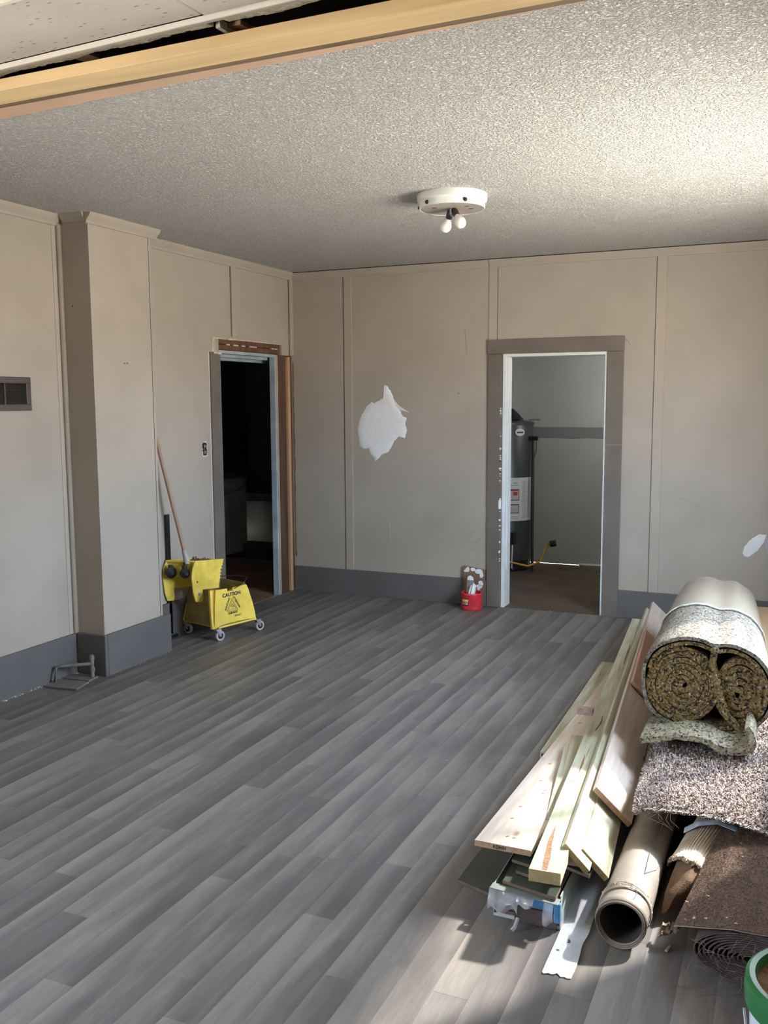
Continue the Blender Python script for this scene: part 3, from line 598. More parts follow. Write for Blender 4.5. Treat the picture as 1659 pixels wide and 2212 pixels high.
MB().lathe([(HR-.01, .10), (HR, .11), (HR, 1.43), (HR-.004, 1.44)], HC, n=48, close=True).build('tank', HB, wh, smooth=True)
MB().lathe([(HR+.006, 1.425), (HR+.006, 1.445), (HR-.02, 1.455), (.10, 1.475)], HC, n=48, close=True).build('top_cap', HB, wh, smooth=True)
MB().lathe([(.24, .02), (.24, .10)], HC, n=32, close=True).build('base_ring', BLACK, wh)
m = MB(); m.lathe([(.16, 1.475), (.09, 1.55), (.055, 1.58)], HC, n=24); m.build('draft_hood', BLACK, wh, smooth=True)
MB().tube([HC+Vector((0, 0, 1.58)), HC+Vector((0, 0, 2.14))], .055, 20).build('vent_pipe', METAL, wh, smooth=True)
MB().tube([HC+Vector((.20, -.03, 1.44)), HC+Vector((.23, -.03, 1.475)), HC+Vector((.33, -.03, 1.475))], .009, 8).build('relief_valve', METAL, wh, smooth=True)
def arc(a0, a1, r, z0, z1, name, mt, parent, n=14):
    # angle 0 = +x, measured clockwise towards the camera (-y)
    return MB().grid(lambda u, v: HC+Vector((r*math.cos(-(a0+(a1-a0)*u)), r*math.sin(-(a0+(a1-a0)*u)), z0+(z1-z0)*v)), n, 2).build(name, mt, parent, smooth=True)
RD = math.pi/180
LBL = mat('paper_label', (.58, .58, .57), .6)
lb = arc(10*RD, 100*RD, HR+.002, .50, .92, 'paper_label', LBL, wh)
arc(46*RD, 88*RD, HR+.003, .70, .81, 'warning_panel', mat('label_panel_edge', (.12, .02, .02), .6), lb); arc(47.5*RD, 87*RD, HR+.0035, .708, .80, 'warning_panel', mat('label_panel', (.50, .42, .41), .6), lb)
arc(46*RD, 88*RD, HR+.003, .575, .665, 'warning_panel', MATS['label_panel_edge'], lb); arc(47.5*RD, 87*RD, HR+.0035, .583, .655, 'warning_panel', MATS['label_panel'], lb)
arc(50*RD, 60*RD, HR+.004, .75, .785, 'flame_mark', mat('red_ink', (.45, .03, .02), .6), lb, 4); arc(49*RD, 86*RD, HR+.004, .792, .799, 'warning_stripe', MATS['red_ink'], lb)
GI = mat('grey_print', (.22, .22, .22), .7); m = MB(); rnd = random.Random(6)
for a in (13, 28): 
    for i in range(26):
        z = .53+.014*i; a1 = a+rnd.uniform(9, 13); 
        m.grid(lambda u, v, a=a, a1=a1, z=z: HC+Vector(((HR+.0032)*math.cos(-(a+(a1-a)*u)*RD), (HR+.0032)*math.sin(-(a+(a1-a)*u)*RD), z+.004*v)), 3, 1)
for a, a1, z, h in ((50, 60, .865, .008), (48, 66, .845, .004), (46, 74, .54, .004), (48, 69, .528, .004), (50, 80, .72, .003), (50, 80, .735, .003), (50, 64, .60, .003), (50, 64, .612, .003), (50, 64, .624, .003)):
    m.grid(lambda u, v: HC+Vector(((HR+.0042)*math.cos(-(a+(a1-a)*u)*RD), (HR+.0042)*math.sin(-(a+(a1-a)*u)*RD), z+h*v)), 3, 1)
o = m.build('print_lines', GI, lb); o['kind'] = 'stuff'
ec = HC+Vector(((HR+.003)*math.cos(-46*RD), (HR+.003)*math.sin(-46*RD), 1.355)); en = Vector((math.cos(-46*RD), math.sin(-46*RD), 0)); et = Vector((-en.y, en.x, 0))
em = MB().prism([ec+et*.05*math.cos(t)+Vector((0, 0, .036*math.sin(t))) for t in [2*math.pi*i/20 for i in range(20)]], en*.003).build('oval_badge', mat('silver_badge', (.62, .62, .60), .4), wh)
MB().obox(ec+en*.004, et*.036, Vector((0, 0, .007)), en*.001).build('badge_print', INK, em)
MB().box(HC+Vector((.10, -.30, .28)), HC+Vector((.17, -.235, .40))).build('gas_valve', BLACK, wh, bevel=.006)
MB().tube([HC+Vector((.14, -.27, .28)), HC+Vector((.14, -.28, .05)), HC+Vector((.14, -.24, .03))], .010, 8).build('burner_tube', METAL, wh, smooth=True)
MB().tube([HC+Vector((-.1, -.30, .40)), HC+Vector((.0, -.32, .20)), HC+Vector((.12, -.33, .12)), HC+Vector((.30, -.28, .08)), HC+Vector((.40, -.2, .12)), HC+Vector((.43, -.15, .24)), HC+Vector((.46, -.1, .28))], .010, 8).build('gas_hose', mat('yellow_hose', (.55, .33, .03), .5), wh, smooth=True)
MB().lathe([(.03, 0), (.03, .06)], HC+Vector((.47, -.12, .28)), (1, .3, .2), 12, close=True).build('shutoff_valve', BLACK, wh)
pl = thing('lopper_pole', 'thin dark long-handled tool standing beside the water heater', 'tool', (-2.2, 8.75, 0))
pb_ = at(1150, 1192, 'y', 8.75); pt_ = at(1150, 945, 'y', 8.75)
MB().tube([(pb_.x, 8.75, 0.0), (pt_.x, 8.78, pt_.z)], .013, 8).build('shaft', mat('dark_red_steel', (.05, .02, .015), .5), pl, smooth=True)
MB().box((pt_.x-.065, 8.765, pt_.z-.03), (pt_.x+.05, 8.795, pt_.z+.01)).build('grip', BLACK, pl, bevel=.006)
MB().tube([(pt_.x+.03, 8.78, pt_.z-.03), (pt_.x+.032, 8.78, pt_.z-.12), (pt_.x+.012, 8.78, pt_.z-.2)], .004, 6).build('trigger', BLACK, pl)

# ================================================================ THINGS
# ceiling light
LC = Vector((-1.735, 4.83, HZ)); lm = thing('ceiling_light', 'round white flush ceiling light without shade, two bare bulbs', 'light', LC)
LW = mat('white_enamel', (.74, .76, .72), .35, var=.05)
MB().lathe([(.186, 0), (.188, -.006), (.186, -.034), (.178, -.040), (.176, -.044), (.176, -.070), (.173, -.074), (.168, -.072)], LC, n=64).build('pan', LW, lm, smooth=True)
MB().lathe([(.168, -.072), (.001, -.072)], LC, n=64).build('reflector_plate', mat('tarnished_plate', (.50, .44, .39), .45, metal=.3, var=.25, vscale=4, stretch=(6, 1, 1)), lm)
for an in (-118, -48, 190, 60):
    a = an*RD; d = Vector((math.cos(a), math.sin(a), 0)); MB().lathe([(.011, 0), (.011, .006), (.007, .006), (.007, .012)], LC+d*.174+Vector((0, 0, -.057)), d, 12, close=True).build('retaining_screw', mat('dark_bronze', (.06, .045, .035), .4, metal=.6), lm)
for an in (-140, 20, -20):
    a = an*RD; MB().obox(LC+Vector((.10*math.cos(a), .10*math.sin(a), -.0725)), (.012, .003, 0), (-.001, .004, 0), (0, 0, .001)).build('slot', VOID, lm)
MB().lathe([(.014, -.072), (.014, -.10), (.006, -.11)], LC, n=16, close=True).build('centre_stem', METAL, lm, smooth=True)
for s_, tilt in ((1, Vector((.50, -.25, -.8))), (-1, Vector((-.45, .30, -.8)))):
    tilt = tilt.normalized(); p = LC+Vector((s_*.012, -s_*.01 if s_ > 0 else .02, -.078))
    MB().lathe([(.016, 0), (.019, .012), (.018, .038), (.015, .044)], p, tilt, 16, close=True).build('socket', BLACK, lm, smooth=True)
    MB().lathe([(.013, .040), (.015, .050), (.024, .066), (.030, .082), (.0305, .092), (.027, .106), (.018, .117), (.001, .121)], p, tilt, 24).build('bulb', mat('frosted_bulb', (.86, .85, .80), .25, spec=.6), lm, smooth=True)

# wall vent on the left wall
vt = thing('wall_vent', 'brown framed air grille on the left wall, cut by the photo edge', 'vent', (LX, 3.9, 1.7))
vb = .0
y1_ = at(62, 815, 'x', LX).y; z1_ = at(62, 815, 'x', LX).z; z0_ = at(63, 887, 'x', LX).z; y0_ = y1_-.52; fwid = .036
BR = mat('brown_vent_enamel', (.085, .062, .055), .5, var=.15, vscale=9)
for nm, lo, hi in (('top', (y0_, z1_-fwid), (y1_, z1_)), ('bottom', (y0_, z0_), (y1_, z0_+fwid)), ('l', (y0_, z0_+fwid), (y0_+fwid, z1_-fwid)), ('r', (y1_-fwid, z0_+fwid), (y1_, z1_-fwid))):
    MB().box((LX, lo[0], lo[1]), (LX+.014, hi[0], hi[1])).build('frame_bar', BR, vt, bevel=.003)
MB().box((LX, y0_+fwid, z0_+fwid), (LX+.001, y1_-fwid, z1_-fwid)).build('duct_back', VOID, vt)
for i in range(14):
    z = z0_+fwid+.006+i*(z1_-z0_-2*fwid-.006)/14
    MB().obox((LX+.006, (y0_+y1_)/2, z), (.005, 0, -.003), (0, (y1_-y0_)/2-fwid, 0), (0, 0, .0006)).build('louvre', mat('dark_louvre', (.035, .03, .028), .5), vt)
ym = at(7, 850, 'x', LX).y; MB().box((LX, ym-.004, z0_+fwid-.004), (LX+.013, ym+.006, z1_-fwid)).build('divider', BR, vt)
# open switch box
p = at(442, 970, 'x', LX); sb = thing('switch_box', 'open electrical switch box cut in the left wall beside the bathroom door', 'switch box', p)
MB().box((LX, p.y-.028, p.z-.052), (LX+.001, p.y+.028, p.z+.052)).build('box_recess', VOID, sb)
m = MB(); rnd = random.Random(12)
for i in range(44):
    t = i/44*2*math.pi; yy = p.y+.028*max(-1, min(1, 1.3*math.cos(t))); zz = p.z+.052*max(-1, min(1, 1.3*math.sin(t)))
    if rnd.random() < .6: m.obox((LX+.001, yy, zz), (.0012, 0, 0), (0, .002+.002*rnd.random(), 0), (0, 0, .003+.003*rnd.random()))
m.build('plaster_rim', PLASTER, sb)
MB().box((LX+.001, p.y-.012, p.z-.035), (LX+.005, p.y+.012, p.z+.03)).build('toggle_switch', mat('switch_metal', (.30, .28, .25), .4, metal=.5), sb)
MB().box((LX+.005, p.y-.006, p.z-.012), (LX+.010, p.y+.006, p.z+.012)).build('toggle', BLACK, sb)

# pipe stub and floor plates by the column
pp = thing('floor_pipe', 'painted grey pipe elbow rising from floor plates beside the column', 'pipe', (-3.85, 4.15, 0))
GP = mat('painted_pipe', (.17, .16, .15), .5, var=.35, vscale=30)
a1 = at(200, 1466, 'z', .0); 
vx, vy = a1.x, a1.y
MB().tube([(vx, vy, .004), (vx, vy, .14)], .013, 12).build('riser_pipe', mat('chipped_pipe', (.24, .23, .23), .45, var=.6, vscale=40), pp, smooth=True)
MB().lathe([(.017, .045), (.017, .07)], (vx, vy, 0), n=12, close=True).build('collar', GP, pp); MB().lathe([(.017, .115), (.016, .14), (.008, .15)], (vx, vy, 0), n=12, close=True).build('cap', GP, pp, smooth=True)
q = at(140, 1437, 'x', -3.96); MB().tube([(vx, vy, .093), (-3.95, 4.14, .10), (-3.965, 4.125, .097), (-3.965, 4.10, .01)], .011, 10).build('cross_pipe', GP, pp, smooth=True)
PLT = mat('painted_plate', (.17, .165, .16), .5, var=.2, vscale=10)
c4 = [at(97, 1482, 'z', .012), at(165, 1488, 'z', .012), at(192, 1472, 'z', .012), at(127, 1467, 'z', .012)]
MB().prism([(v.x, v.y, .001) for v in c4], (0, 0, .012)).build('floor_plate', PLT, pp, bevel=.002)
c4 = [at(131, 1464, 'z', .012), at(192, 1470, 'z', .012), at(212, 1460, 'z', .012), at(146, 1455, 'z', .012)]
MB().prism([(v.x, v.y, .001) for v in c4], (0, 0, .012)).build('floor_plate', PLT, pp, bevel=.002)

# ---------------- mop bucket
ca = at(470, 1385, 'z', 0); cb = at(556, 1362, 'z', 0)
v_ = (cb-ca).normalized(); u_ = Vector((v_.y, -v_.x, 0)); z_ = Vector((0, 0, 1))     # v along the lettered face, u its outward normal
half = (cb-ca).length/2
BC = (ca+cb)/2 - u_*.20 + u_*.02; BC.z = 0
def bl(u, v, z): return BC+u_*u+v_*v+z_*z
mb_ = thing('mop_bucket', 'yellow wheeled mop bucket with CAUTION lettering beside the left doorway', 'bucket', BC)
# inner tub lofted from base to rim
tubm = MB(); hv = half-.01; ringsd = [(.09, .15, hv-.03), (.105, .16, hv-.02), (.28, .155, hv-.05), (.345, .16, hv-.055)]
def rr(u0, v0, z, n=8, r=.05):
    P = []
    for (sx_, sy_), a0 in (((1, 1), 0), ((-1, 1), 90), ((-1, -1), 180), ((1, -1), 270)):
        for i in range(n): a = (a0+90*i/(n-1))*RD; P.append(bl((sx_*(u0-r)+r*math.cos(a))*(1.1 if sx_ < 0 else 1), sy_*(v0-r)+r*math.sin(a), z+(.018*(sy_*(v0-r)+r*math.sin(a))/v0 if z > .3 else 0)))
    return P
rs = [rr(a, b, z) for z, a, b in ringsd]+[rr(.152, hv-.063, .345), rr(.145, hv-.06, .28), rr(.14, hv-.05, .12)]
vs = [p for r in rs for p in r]; k = len(rs[0]); fs = [(g*k+i, g*k+(i+1) % k, (g+1)*k+(i+1) % k, (g+1)*k+i) for g in range(len(rs)-1) for i in range(k)]
fs += [tuple(range(k-1, -1, -1)), tuple(range((len(rs)-1)*k, len(rs)*k))]
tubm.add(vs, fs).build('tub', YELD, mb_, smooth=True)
# lettered skirt face: trapezoid from photo corners, in a slightly leaning plane
pn = (u_+z_*.10).normalized(); p0 = bl(.20, 0, .10)
def sk(px, py): return hit(px, py, p0, pn)
C3 = 7.541
def G(x, y): return (360+x/C3, 1190+y/C3)
def S3(x, y): return sk(*G(x, y))
front = [S3(*q) for q in [(800, 640), (990, 612), (990, 660), (1080, 650), (1080, 600), (1300, 540), (1335, 620), (1400, 820), (1440, 980), (1458, 1095), (1300, 1115), (1180, 1140), (1000, 1185), (880, 1225), (800, 1275), (785, 1270), (790, 950)]]
sk1 = MB().prism(front, -pn*.014).build('skirt_panel', YEL, mb_, bevel=.004)
side = [S3(*q) for q in [(710, 645), (800, 640), (788, 1270), (745, 1280), (725, 960)]]
sd1 = [side[0]-u_*.028, side[1], side[2], side[3]-u_*.026, side[4]-u_*.03]
MB().prism([S3(706, 645)-u_*.0, S3(740, 645), S3(770, 1180), S3(800, 1275), S3(745, 1282), S3(720, 960)], -pn*.02).build('skirt_flange', YEL, mb_, bevel=.003)
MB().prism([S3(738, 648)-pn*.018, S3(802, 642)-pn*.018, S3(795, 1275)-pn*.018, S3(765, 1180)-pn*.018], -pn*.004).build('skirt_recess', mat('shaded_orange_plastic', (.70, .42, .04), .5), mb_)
# rear skirt and side skirts so that it reads from other sides
for sgn in (-1,):
    P = [bl(-.195, -hv-.01, .095), bl(-.195, hv-.02, .095), bl(-.18, hv-.06, .34), bl(-.18, -hv+.05, .34)]
    MB().prism(P, u_*.012).build('skirt_panel', YEL, mb_, bevel=.003)
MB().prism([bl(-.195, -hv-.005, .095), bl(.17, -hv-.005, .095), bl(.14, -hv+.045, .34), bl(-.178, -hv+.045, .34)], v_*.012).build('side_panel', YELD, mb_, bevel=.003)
# base frame
MB().prism([bl(-.195, -hv, .085), bl(.185, -hv, .085), bl(.185, hv, .085), bl(-.195, hv-.02, .085)], z_*.015).build('base', YEL, mb_, bevel=.004)
# casters
for i, (cu, cv, ang) in enumerate(((.19, -half, 35), (.19, half, 35), (-.17, -half+.02, 10), (-.17, half-.02, 80))):
    base_ = bl(cu-.01, cv, 0); a = ang*RD; fd = (u_*math.sin(a)-v_*math.cos(a)*-1).normalized() if i < 2 else (u_*math.cos(a)+v_*math.sin(a)); fd = (v_*.85+u_*.1).normalized() if i < 2 else fd
    ax_ = fd.cross(z_).normalized(); wc = base_+fd*.02+z_*.036
    cs = MB(); cs.lathe([(.022, -.011), (.034, -.011), (.0365, -.007), (.0365, .007), (.034, .011), (.022, .011)], wc, ax_, 28); c_o = cs.build('caster_wheel', RUBBER, mb_, smooth=True)
    MB().lathe([(.001, -.009), (.023, -.009), (.023, .009), (.001, .009)], wc, ax_, 20).build('wheel_hub', BLACK, c_o)
    MB().lathe([(.005, -.018), (.005, .018)], wc, ax_, 8, close=True).build('axle', METAL, c_o)
    fk = MB()
    for s_ in (-1, 1): fk.prism([wc+ax_*.014*s_+fd*.006-z_*.006, wc+ax_*.014*s_-fd*.008-z_*.006, wc+ax_*.014*s_-fd*.038+z_*.046, wc+ax_*.014*s_+fd*.006+z_*.046], ax_*.002*s_)
    fk.obox(wc-fd*.018+z_*.048, fd*.026, ax_*.017, z_*.002); fk.build('caster_fork', METAL, mb_, bevel=.001)
# lettering on the lettered face
ux = (v_*1.0); Mz = pn
def T3(s, x, y, size, rot=0, bold=.0006, sx_=1.0):
    c = S3(x, y)+pn*.0012; xd = ux*math.cos(rot)+(Mz.cross(ux)*-1*-1)*math.sin(rot)
    return text_obj(s, size, INK, frame(c, xd, Mz) @ Matrix.Diagonal((sx_, 1, 1, 1)), mb_, bold=bold)
T3('CAUTION', 1056, 706, .0345, 0, .0013, 1.10)
def face_tri(pts, w, name):
    P = [S3(*q)+pn*.001 for q in pts]; m_ = MB()
    for i in range(3):
        a, b = P[i], P[(i+1) % 3]; d = (b-a).normalized(); nrm = pn.cross(d).normalized()*w
        m_.prism([a-nrm-d*w, b-nrm+d*w, b+nrm+d*w, a+nrm-d*w], pn*.0005)
    return m_.build(name, INK, mb_)
face_tri([(1058, 765), (1158, 955), (985, 988)], .0013, 'warning_triangle'); face_tri([(1060, 800), (1132, 935), (1010, 958)], .0011, 'warning_triangle')
a = S3(975, 960); b = S3(1035, 775); rt = math.atan2((b-a).dot(z_), (b-a).dot(v_)); T3('ACHTUNG', 990, 868, .0215, rt, .0008, .90)
a = S3(1080, 745); b = S3(1190, 920); rt = math.atan2((b-a).dot(z_), (b-a).dot(v_)); T3('ATTENTION', 1137, 830, .0215, rt, .0008, .84)
T3('CUIDADO', 1078, 1004, .0215, 0, .0009, .9)
face_fig = MB()
for q in ([(1058, 850), (1075, 880), (1060, 885)], [(1072, 860), (1105, 905), (1092, 912)], [(1045, 885), (1062, 895), (1050, 918)], [(1062, 895), (1085, 920), (1075, 926)]):
    face_fig.prism([S3(*r)+pn*.001 for r in q], pn*.0006)
face_fig.build('slipping_figure', INK, mb_)
lg = MB()
P = [S3(1098, 1035), S3(1215, 1008), S3(1215, 1045), S3(1098, 1072)]
for i in range(4):
    a, b = P[i]+pn*.001, P[(i+1) % 4]+pn*.001; d = (b-a).normalized(); nrm = pn.cross(d)*.0005; lg.prism([a-nrm, b-nrm, b+nrm, a+nrm], pn*.0005)
lg.build('maker_mark', INK, mb_)
T3('Rubbermaid', 1157, 1040, .0105, 0, .0001, .95)
# bail handle
hp = [bl(.17, .02, .33)+v_*0, bl(.16, .13, .37), bl(.05, hv-.01, .385), bl(-.10, hv-.02, .37), bl(-.15, .08, .35)]
MB().tube([S3(1090, 615)+pn*.004, S3(1190, 560)+pn*.004, S3(1275, 515)-u_*.01, bl(.12, hv-.02, .395), bl(0, hv-.02, .395), bl(-.12, hv-.06, .38)], .0028, 6).build('bail_handle', mat('brown_wire', (.10, .05, .035), .4, metal=.5), mb_, smooth=True)
# wringer
WP = bl(.055, 0, 0)
def S4(x, y): q = G(x, y); return hit(q[0], q[1], WP, u_)
wr_ = thing('mop_wringer', 'yellow side-press mop wringer hooked on the yellow mop bucket', 'mop wringer', bl(0, -.1, .36))
cheek = [(470, 165), (930, 128), (915, 200), (880, 300), (858, 600), (590, 632), (598, 800), (580, 832), (480, 836), (440, 700), (408, 440), (425, 290)]
ck = [S4(*q) for q in cheek]
MB().prism(ck, -u_*.012).build('cheek_plate', YELW, wr_, bevel=.003)
tee = MB()
for i in range(9):
    y = 175+i*52; x = 915-(y-150)*.17; p = S4(x, y); tee.obox(p-u_*.006, u_*.006, v_*.006, z_*.004)
tee.build('rack_teeth', mat('worn_cream_edge', (.70, .62, .38), .6), wr_)
off = -u_*.235
WP2 = bl(-.165, 0, 0)
def S5(x, y): q = G(x, y); return hit(q[0], q[1], WP2, u_)
# rear cheek: same outline shifted across
ck2 = [p+(-u_*.205)-v_*.085-z_*.003 for p in ck]
MB().prism(ck2, -u_*.012).build('cheek_plate', YELW, wr_, bevel=.003)
# front plate between the cheeks, recessed
def mid(p, t): return p - u_*t
fp = [ck[0]+v_*.015-u_*.012, ck2[0]+v_*.015, ck2[9]+v_*.05, ck[9]+v_*.05-u_*.012]
MB().prism([ck[0]-u_*.012, ck2[0], ck2[0]+v_*.02-z_*.12, ck[0]+v_*.02-z_*.12-u_*.012], v_*.01).build('press_plate', YELW, wr_, bevel=.002)
MB().prism([ck[0]+v_*.03-z_*.02-u_*.012, ck2[0]+v_*.03-z_*.02, ck2[10]+v_*.05+z_*.05, ck[10]+v_*.05+z_*.05-u_*.012], v_*.008).build('press_plate', YELW, wr_, bevel=.002)
rim1 = [ck[0]-u_*.012, ck2[0], ck2[0]-z_*.012, ck[0]-z_*.012-u_*.012]
MB().prism(rim1, -v_*.012).build('top_rail', YELW, wr_, bevel=.003)
MB().prism([ck[1]-v_*.02-u_*.012, ck2[1]-v_*.02, ck2[4]-v_*.03+z_*.02, ck[4]-v_*.03+z_*.02-u_*.012], -v_*.01).build('back_plate', YELW, wr_, bevel=.002)
for t, s_ in ((.055, 1), (.155, 1.15)):
    c = ck[0]-u_*t-v_*(.03+.085*t/.205)-z_*.085
    MB().lathe([(.012, -.03), (.034*s_, -.012), (.036*s_, .012), (.012, .03)], c, u_+v_*-.15, 12, close=True).build('pressure_spool', BLACK, wr_, smooth=False)
    MB().obox(c+z_*.02, u_*.016, v_*.014, z_*.034).build('spool_bracket', BLACK, wr_, bevel=.006)
c = ck[0]-z_*.085-v_*.005; MB().tube([c-u_*.03, c-u_*.20], .007, 8).build('cross_rod', METAL, wr_)
MB().lathe([(.0, .0005), (.007, .0005), (.007, 0)], S4(500, 507), u_, 14).build('bolt_hole', VOID, wr_)
p = S4(528, 705); MB().obox(p+u_*.001, v_*.011, z_*.020, u_*.0006).build('barcode_sticker', mat('sticker_white', (.75, .75, .74), .5), wr_)
m = MB()
for i in range(7): m.obox(p+u_*.0018+v_*(-.006+.0021*i), v_*(.0004+.0003*(i % 3)), z_*.011, u_*.0002)
m.build('barcode', mat('barcode_grey', (.15, .15, .18), .6), wr_)
m = MB(); cc = S4(497, 413)
m.tube([cc+v_*(.016*math.cos(t*RD))+z_*(.024*math.sin(t*RD))+u_*.0008 for t in range(100, 270, 12)], .0008, 5); m.build('moulded_crescent', mat('olive_line', (.45, .32, .03), .6), wr_)
# mop: handle, clamp, strands
hb = S4(430, 130); hbase = hb-u_*.07-z_*.02; htop = Vector((LX+.03, 5.165, 1.425))
mp_ = thing('mop', 'wet mop with tan wooden handle leaning from the wringer to the wall', 'mop', hbase)
dirm = (htop-hbase).normalized()
MB().tube([hbase+dirm*.06, hbase+dirm*.35, htop-dirm*.05, htop], [.0125, .0135, .0135, .012], 14).build('handle', mat('tan_mop_wood', (.42, .25, .17), .55, var=.2, vscale=5, stretch=(8, 8, .6)), mp_, smooth=True)
MB().tube([hbase-dirm*.02, hbase+dirm*.02, hbase+dirm*.075], [.028, .020, .016], 14).build('mop_clamp', mat('grey_clamp_plastic', (.36, .36, .36), .5), mp_, smooth=True)
MB().obox(hbase-dirm*.02+v_*.02, v_*.05, u_*.012, z_*.010).build('clamp_bar', mat('brown_clamp', (.07, .035, .025), .5), mp_, bevel=.004)
m = MB(); rnd = random.Random(21)
for i in range(46):
    c = hbase+v_*rnd.uniform(.05, .16)+u_*rnd.uniform(-.07, .04)-z_*.01; e_ = c+v_*rnd.uniform(-.005, .04)+u_*rnd.uniform(-.02, .02)-z_*rnd.uniform(.04, .09)
    m.tube([c, c.lerp(e_, .5)+z_*rnd.uniform(.01, .045)+v_*.01, e_], .004, 5)
o = m.build('mop_strands', mat('dirty_mop_string', (.22, .15, .10), .9, var=.5, vscale=40), mp_, smooth=True); o['kind'] = 'stuff'
# black dustpan handle behind the bucket
dp = thing('black_pole', 'black flat pole standing upright against the left wall behind the mop bucket', 'pole', (-3.97, 5.29, 0))
MB().box((-4.016, 5.262, .02), (-3.998, 5.302, .88)).build('pole', BLACK, dp, bevel=.004)
MB().box((-3.996, 5.24, .0), (-3.975, 5.33, .02)).build('foot', BLACK, dp, bevel=.006)

# ---------------- red can with putty knives and the plaster board behind
cn = Vector((-2.322, 6.955, 0)); rc = thing('red_can', 'small red plastic coffee can by the closet doorway', 'can', cn)
RED = mat('red_plastic', (.72, .035, .06), .35, var=.08)
MB().lathe([(.001, .002), (.078, .002), (.082, .008), (.083, .02), (.083, .118), (.086, .122), (.086, .136), (.083, .140), (.078, .138), (.077, .01), (.001, .008)], cn, n=48).build('can_body', RED, rc, smooth=True)
def cang(px): p = at(px, 1290, 'y', cn.y-.06); return math.atan2(-.06, p.x-cn.x)
def cyl_patch(a0, a1, r, z0, z1, name, mt, n=10): return MB().grid(lambda u, v: cn+Vector((r*math.cos(a0+(a1-a0)*u), r*math.sin(a0+(a1-a0)*u), z0+(z1-z0)*v)), n, 2).build(name, mt, rc, smooth=True)
cyl_patch(-135*RD, -88*RD, .0836, .040, .096, 'can_label', mat('label_dark', (.03, .02, .02), .5))
cyl_patch(-133*RD, -90*RD, .0840, .072, .092, 'label_band', mat('label_yellow', (.85, .62, .10), .5)); cyl_patch(-132*RD, -93*RD, .0842, .050, .068, 'label_band', mat('label_white', (.85, .85, .82), .5))
am = -111*RD; pnm = Vector((math.cos(am), math.sin(am), 0)); text_obj('Folgers', .0165, mat('label_red_print', (.5, .03, .03), .5), frame(cn+pnm*.0848+Vector((0, 0, .061)), Vector((-pnm.y, pnm.x, 0)), pnm), rc, bold=.0005)
a0 = -62*RD
for aa in (-74, -38): MB().tube([cn+Vector((.085*math.cos(aa*RD), .085*math.sin(aa*RD), z)) for z in (.035, .065, .10)], .004, 8).build('grip_ridge', RED, rc, smooth=True)
cyl_patch(-70*RD, -45*RD, .0834, .035, .105, 'grip_recess', mat('dark_red_plastic', (.42, .012, .02), .45))
bdp = [at(1000, 1221, 'y', 7.07), at(1047, 1228, 'y', 7.07)]
pbd = thing('plaster_hawk', 'brown scrap board splashed with white plaster leaning behind the red can', 'board', (-2.34, 7.075, 0))
x0, x1 = -2.436, -2.262
MB().prism([(x0, 7.055, .0), (x1, 7.055, 0), (x1+.012, 7.088, .30), (x0, 7.088, .325)], (0, .007, 0)).build('scrap_board', mat('brown_hardboard', (.22, .13, .085), .6, var=.2, vscale=10), pbd, bevel=.001)
def onb(x, z): return Vector((x, 7.055+.033*z/.31-.0008, z))
rnd = random.Random(9)
def blob(cx_, cz_, r_, ry=None):
    ry = ry or r_; m_ = MB(); P = []
    for i in range(28): t = 2*math.pi*i/28; k_ = 1+.35*noise.noise((cx_*90+math.cos(t)*1.6, math.sin(t)*1.6, cz_*70)); P.append(onb(cx_+r_*k_*math.cos(t), cz_+ry*k_*math.sin(t)))
    m_.prism(P, (0, -.003, -.0003)); m_.build('plaster_blob', PLASTER, pbd)
for q in ((-2.402, .295, .018), (-2.418, .283, .014, .010), (-2.355, .298, .022, .014), (-2.305, .285, .032, .020), (-2.282, .26, .014, .028), (-2.285, .19, .020, .022), (-2.295, .165, .026, .016), (-2.30, .145, .012)): blob(*q)
rg = thing('putty_knife', 'plaster-smeared putty knife in the red can, steel blade up', 'putty knife', cn+Vector((-.03, 0, .14)))
BLD = mat('plastered_steel', (.36, .33, .31), .35, metal=.4, var=.5, vscale=40)
MB().prism([cn+Vector((-.065, .03, .02)), cn+Vector((-.035, .03, .02)), cn+Vector((.002, .055, .22)), cn+Vector((-.005, .055, .245)), cn+Vector((-.03, .056, .262)), cn+Vector((-.052, .056, .25)), cn+Vector((-.062, .055, .22))], (0, .001, 0)).build('blade', BLD, rg)
MB().prism([cn+Vector((-.055, .053, .225)), cn+Vector((-.002, .053, .225)), cn+Vector((-.006, .054, .247)), cn+Vector((-.03, .054, .263)), cn+Vector((-.052, .054, .25))], (0, -.0015, 0)).build('plaster_smear', PLASTER, rg)
rg = thing('plastered_rag', 'crumpled white plastered rag sticking out of the red can', 'rag', cn+Vector((.0, -.02, .14)))
m = MB(); rnd = random.Random(17)
m.grid(lambda u, v: cn+Vector((-.045+.035*v+.075*(u)*(1-.35*v)+.006*noise.noise((u*9, v*4, 0)), -.035-.012*math.sin(u*13)+.03*v, .06+.165*v-.03*abs(u-.55)*v*3)), 26, 12)
o = m.build('cloth', PLASTER, rg, smooth=True); s_ = o.modifiers.new('solid', 'SOLIDIFY'); s_.thickness = .002

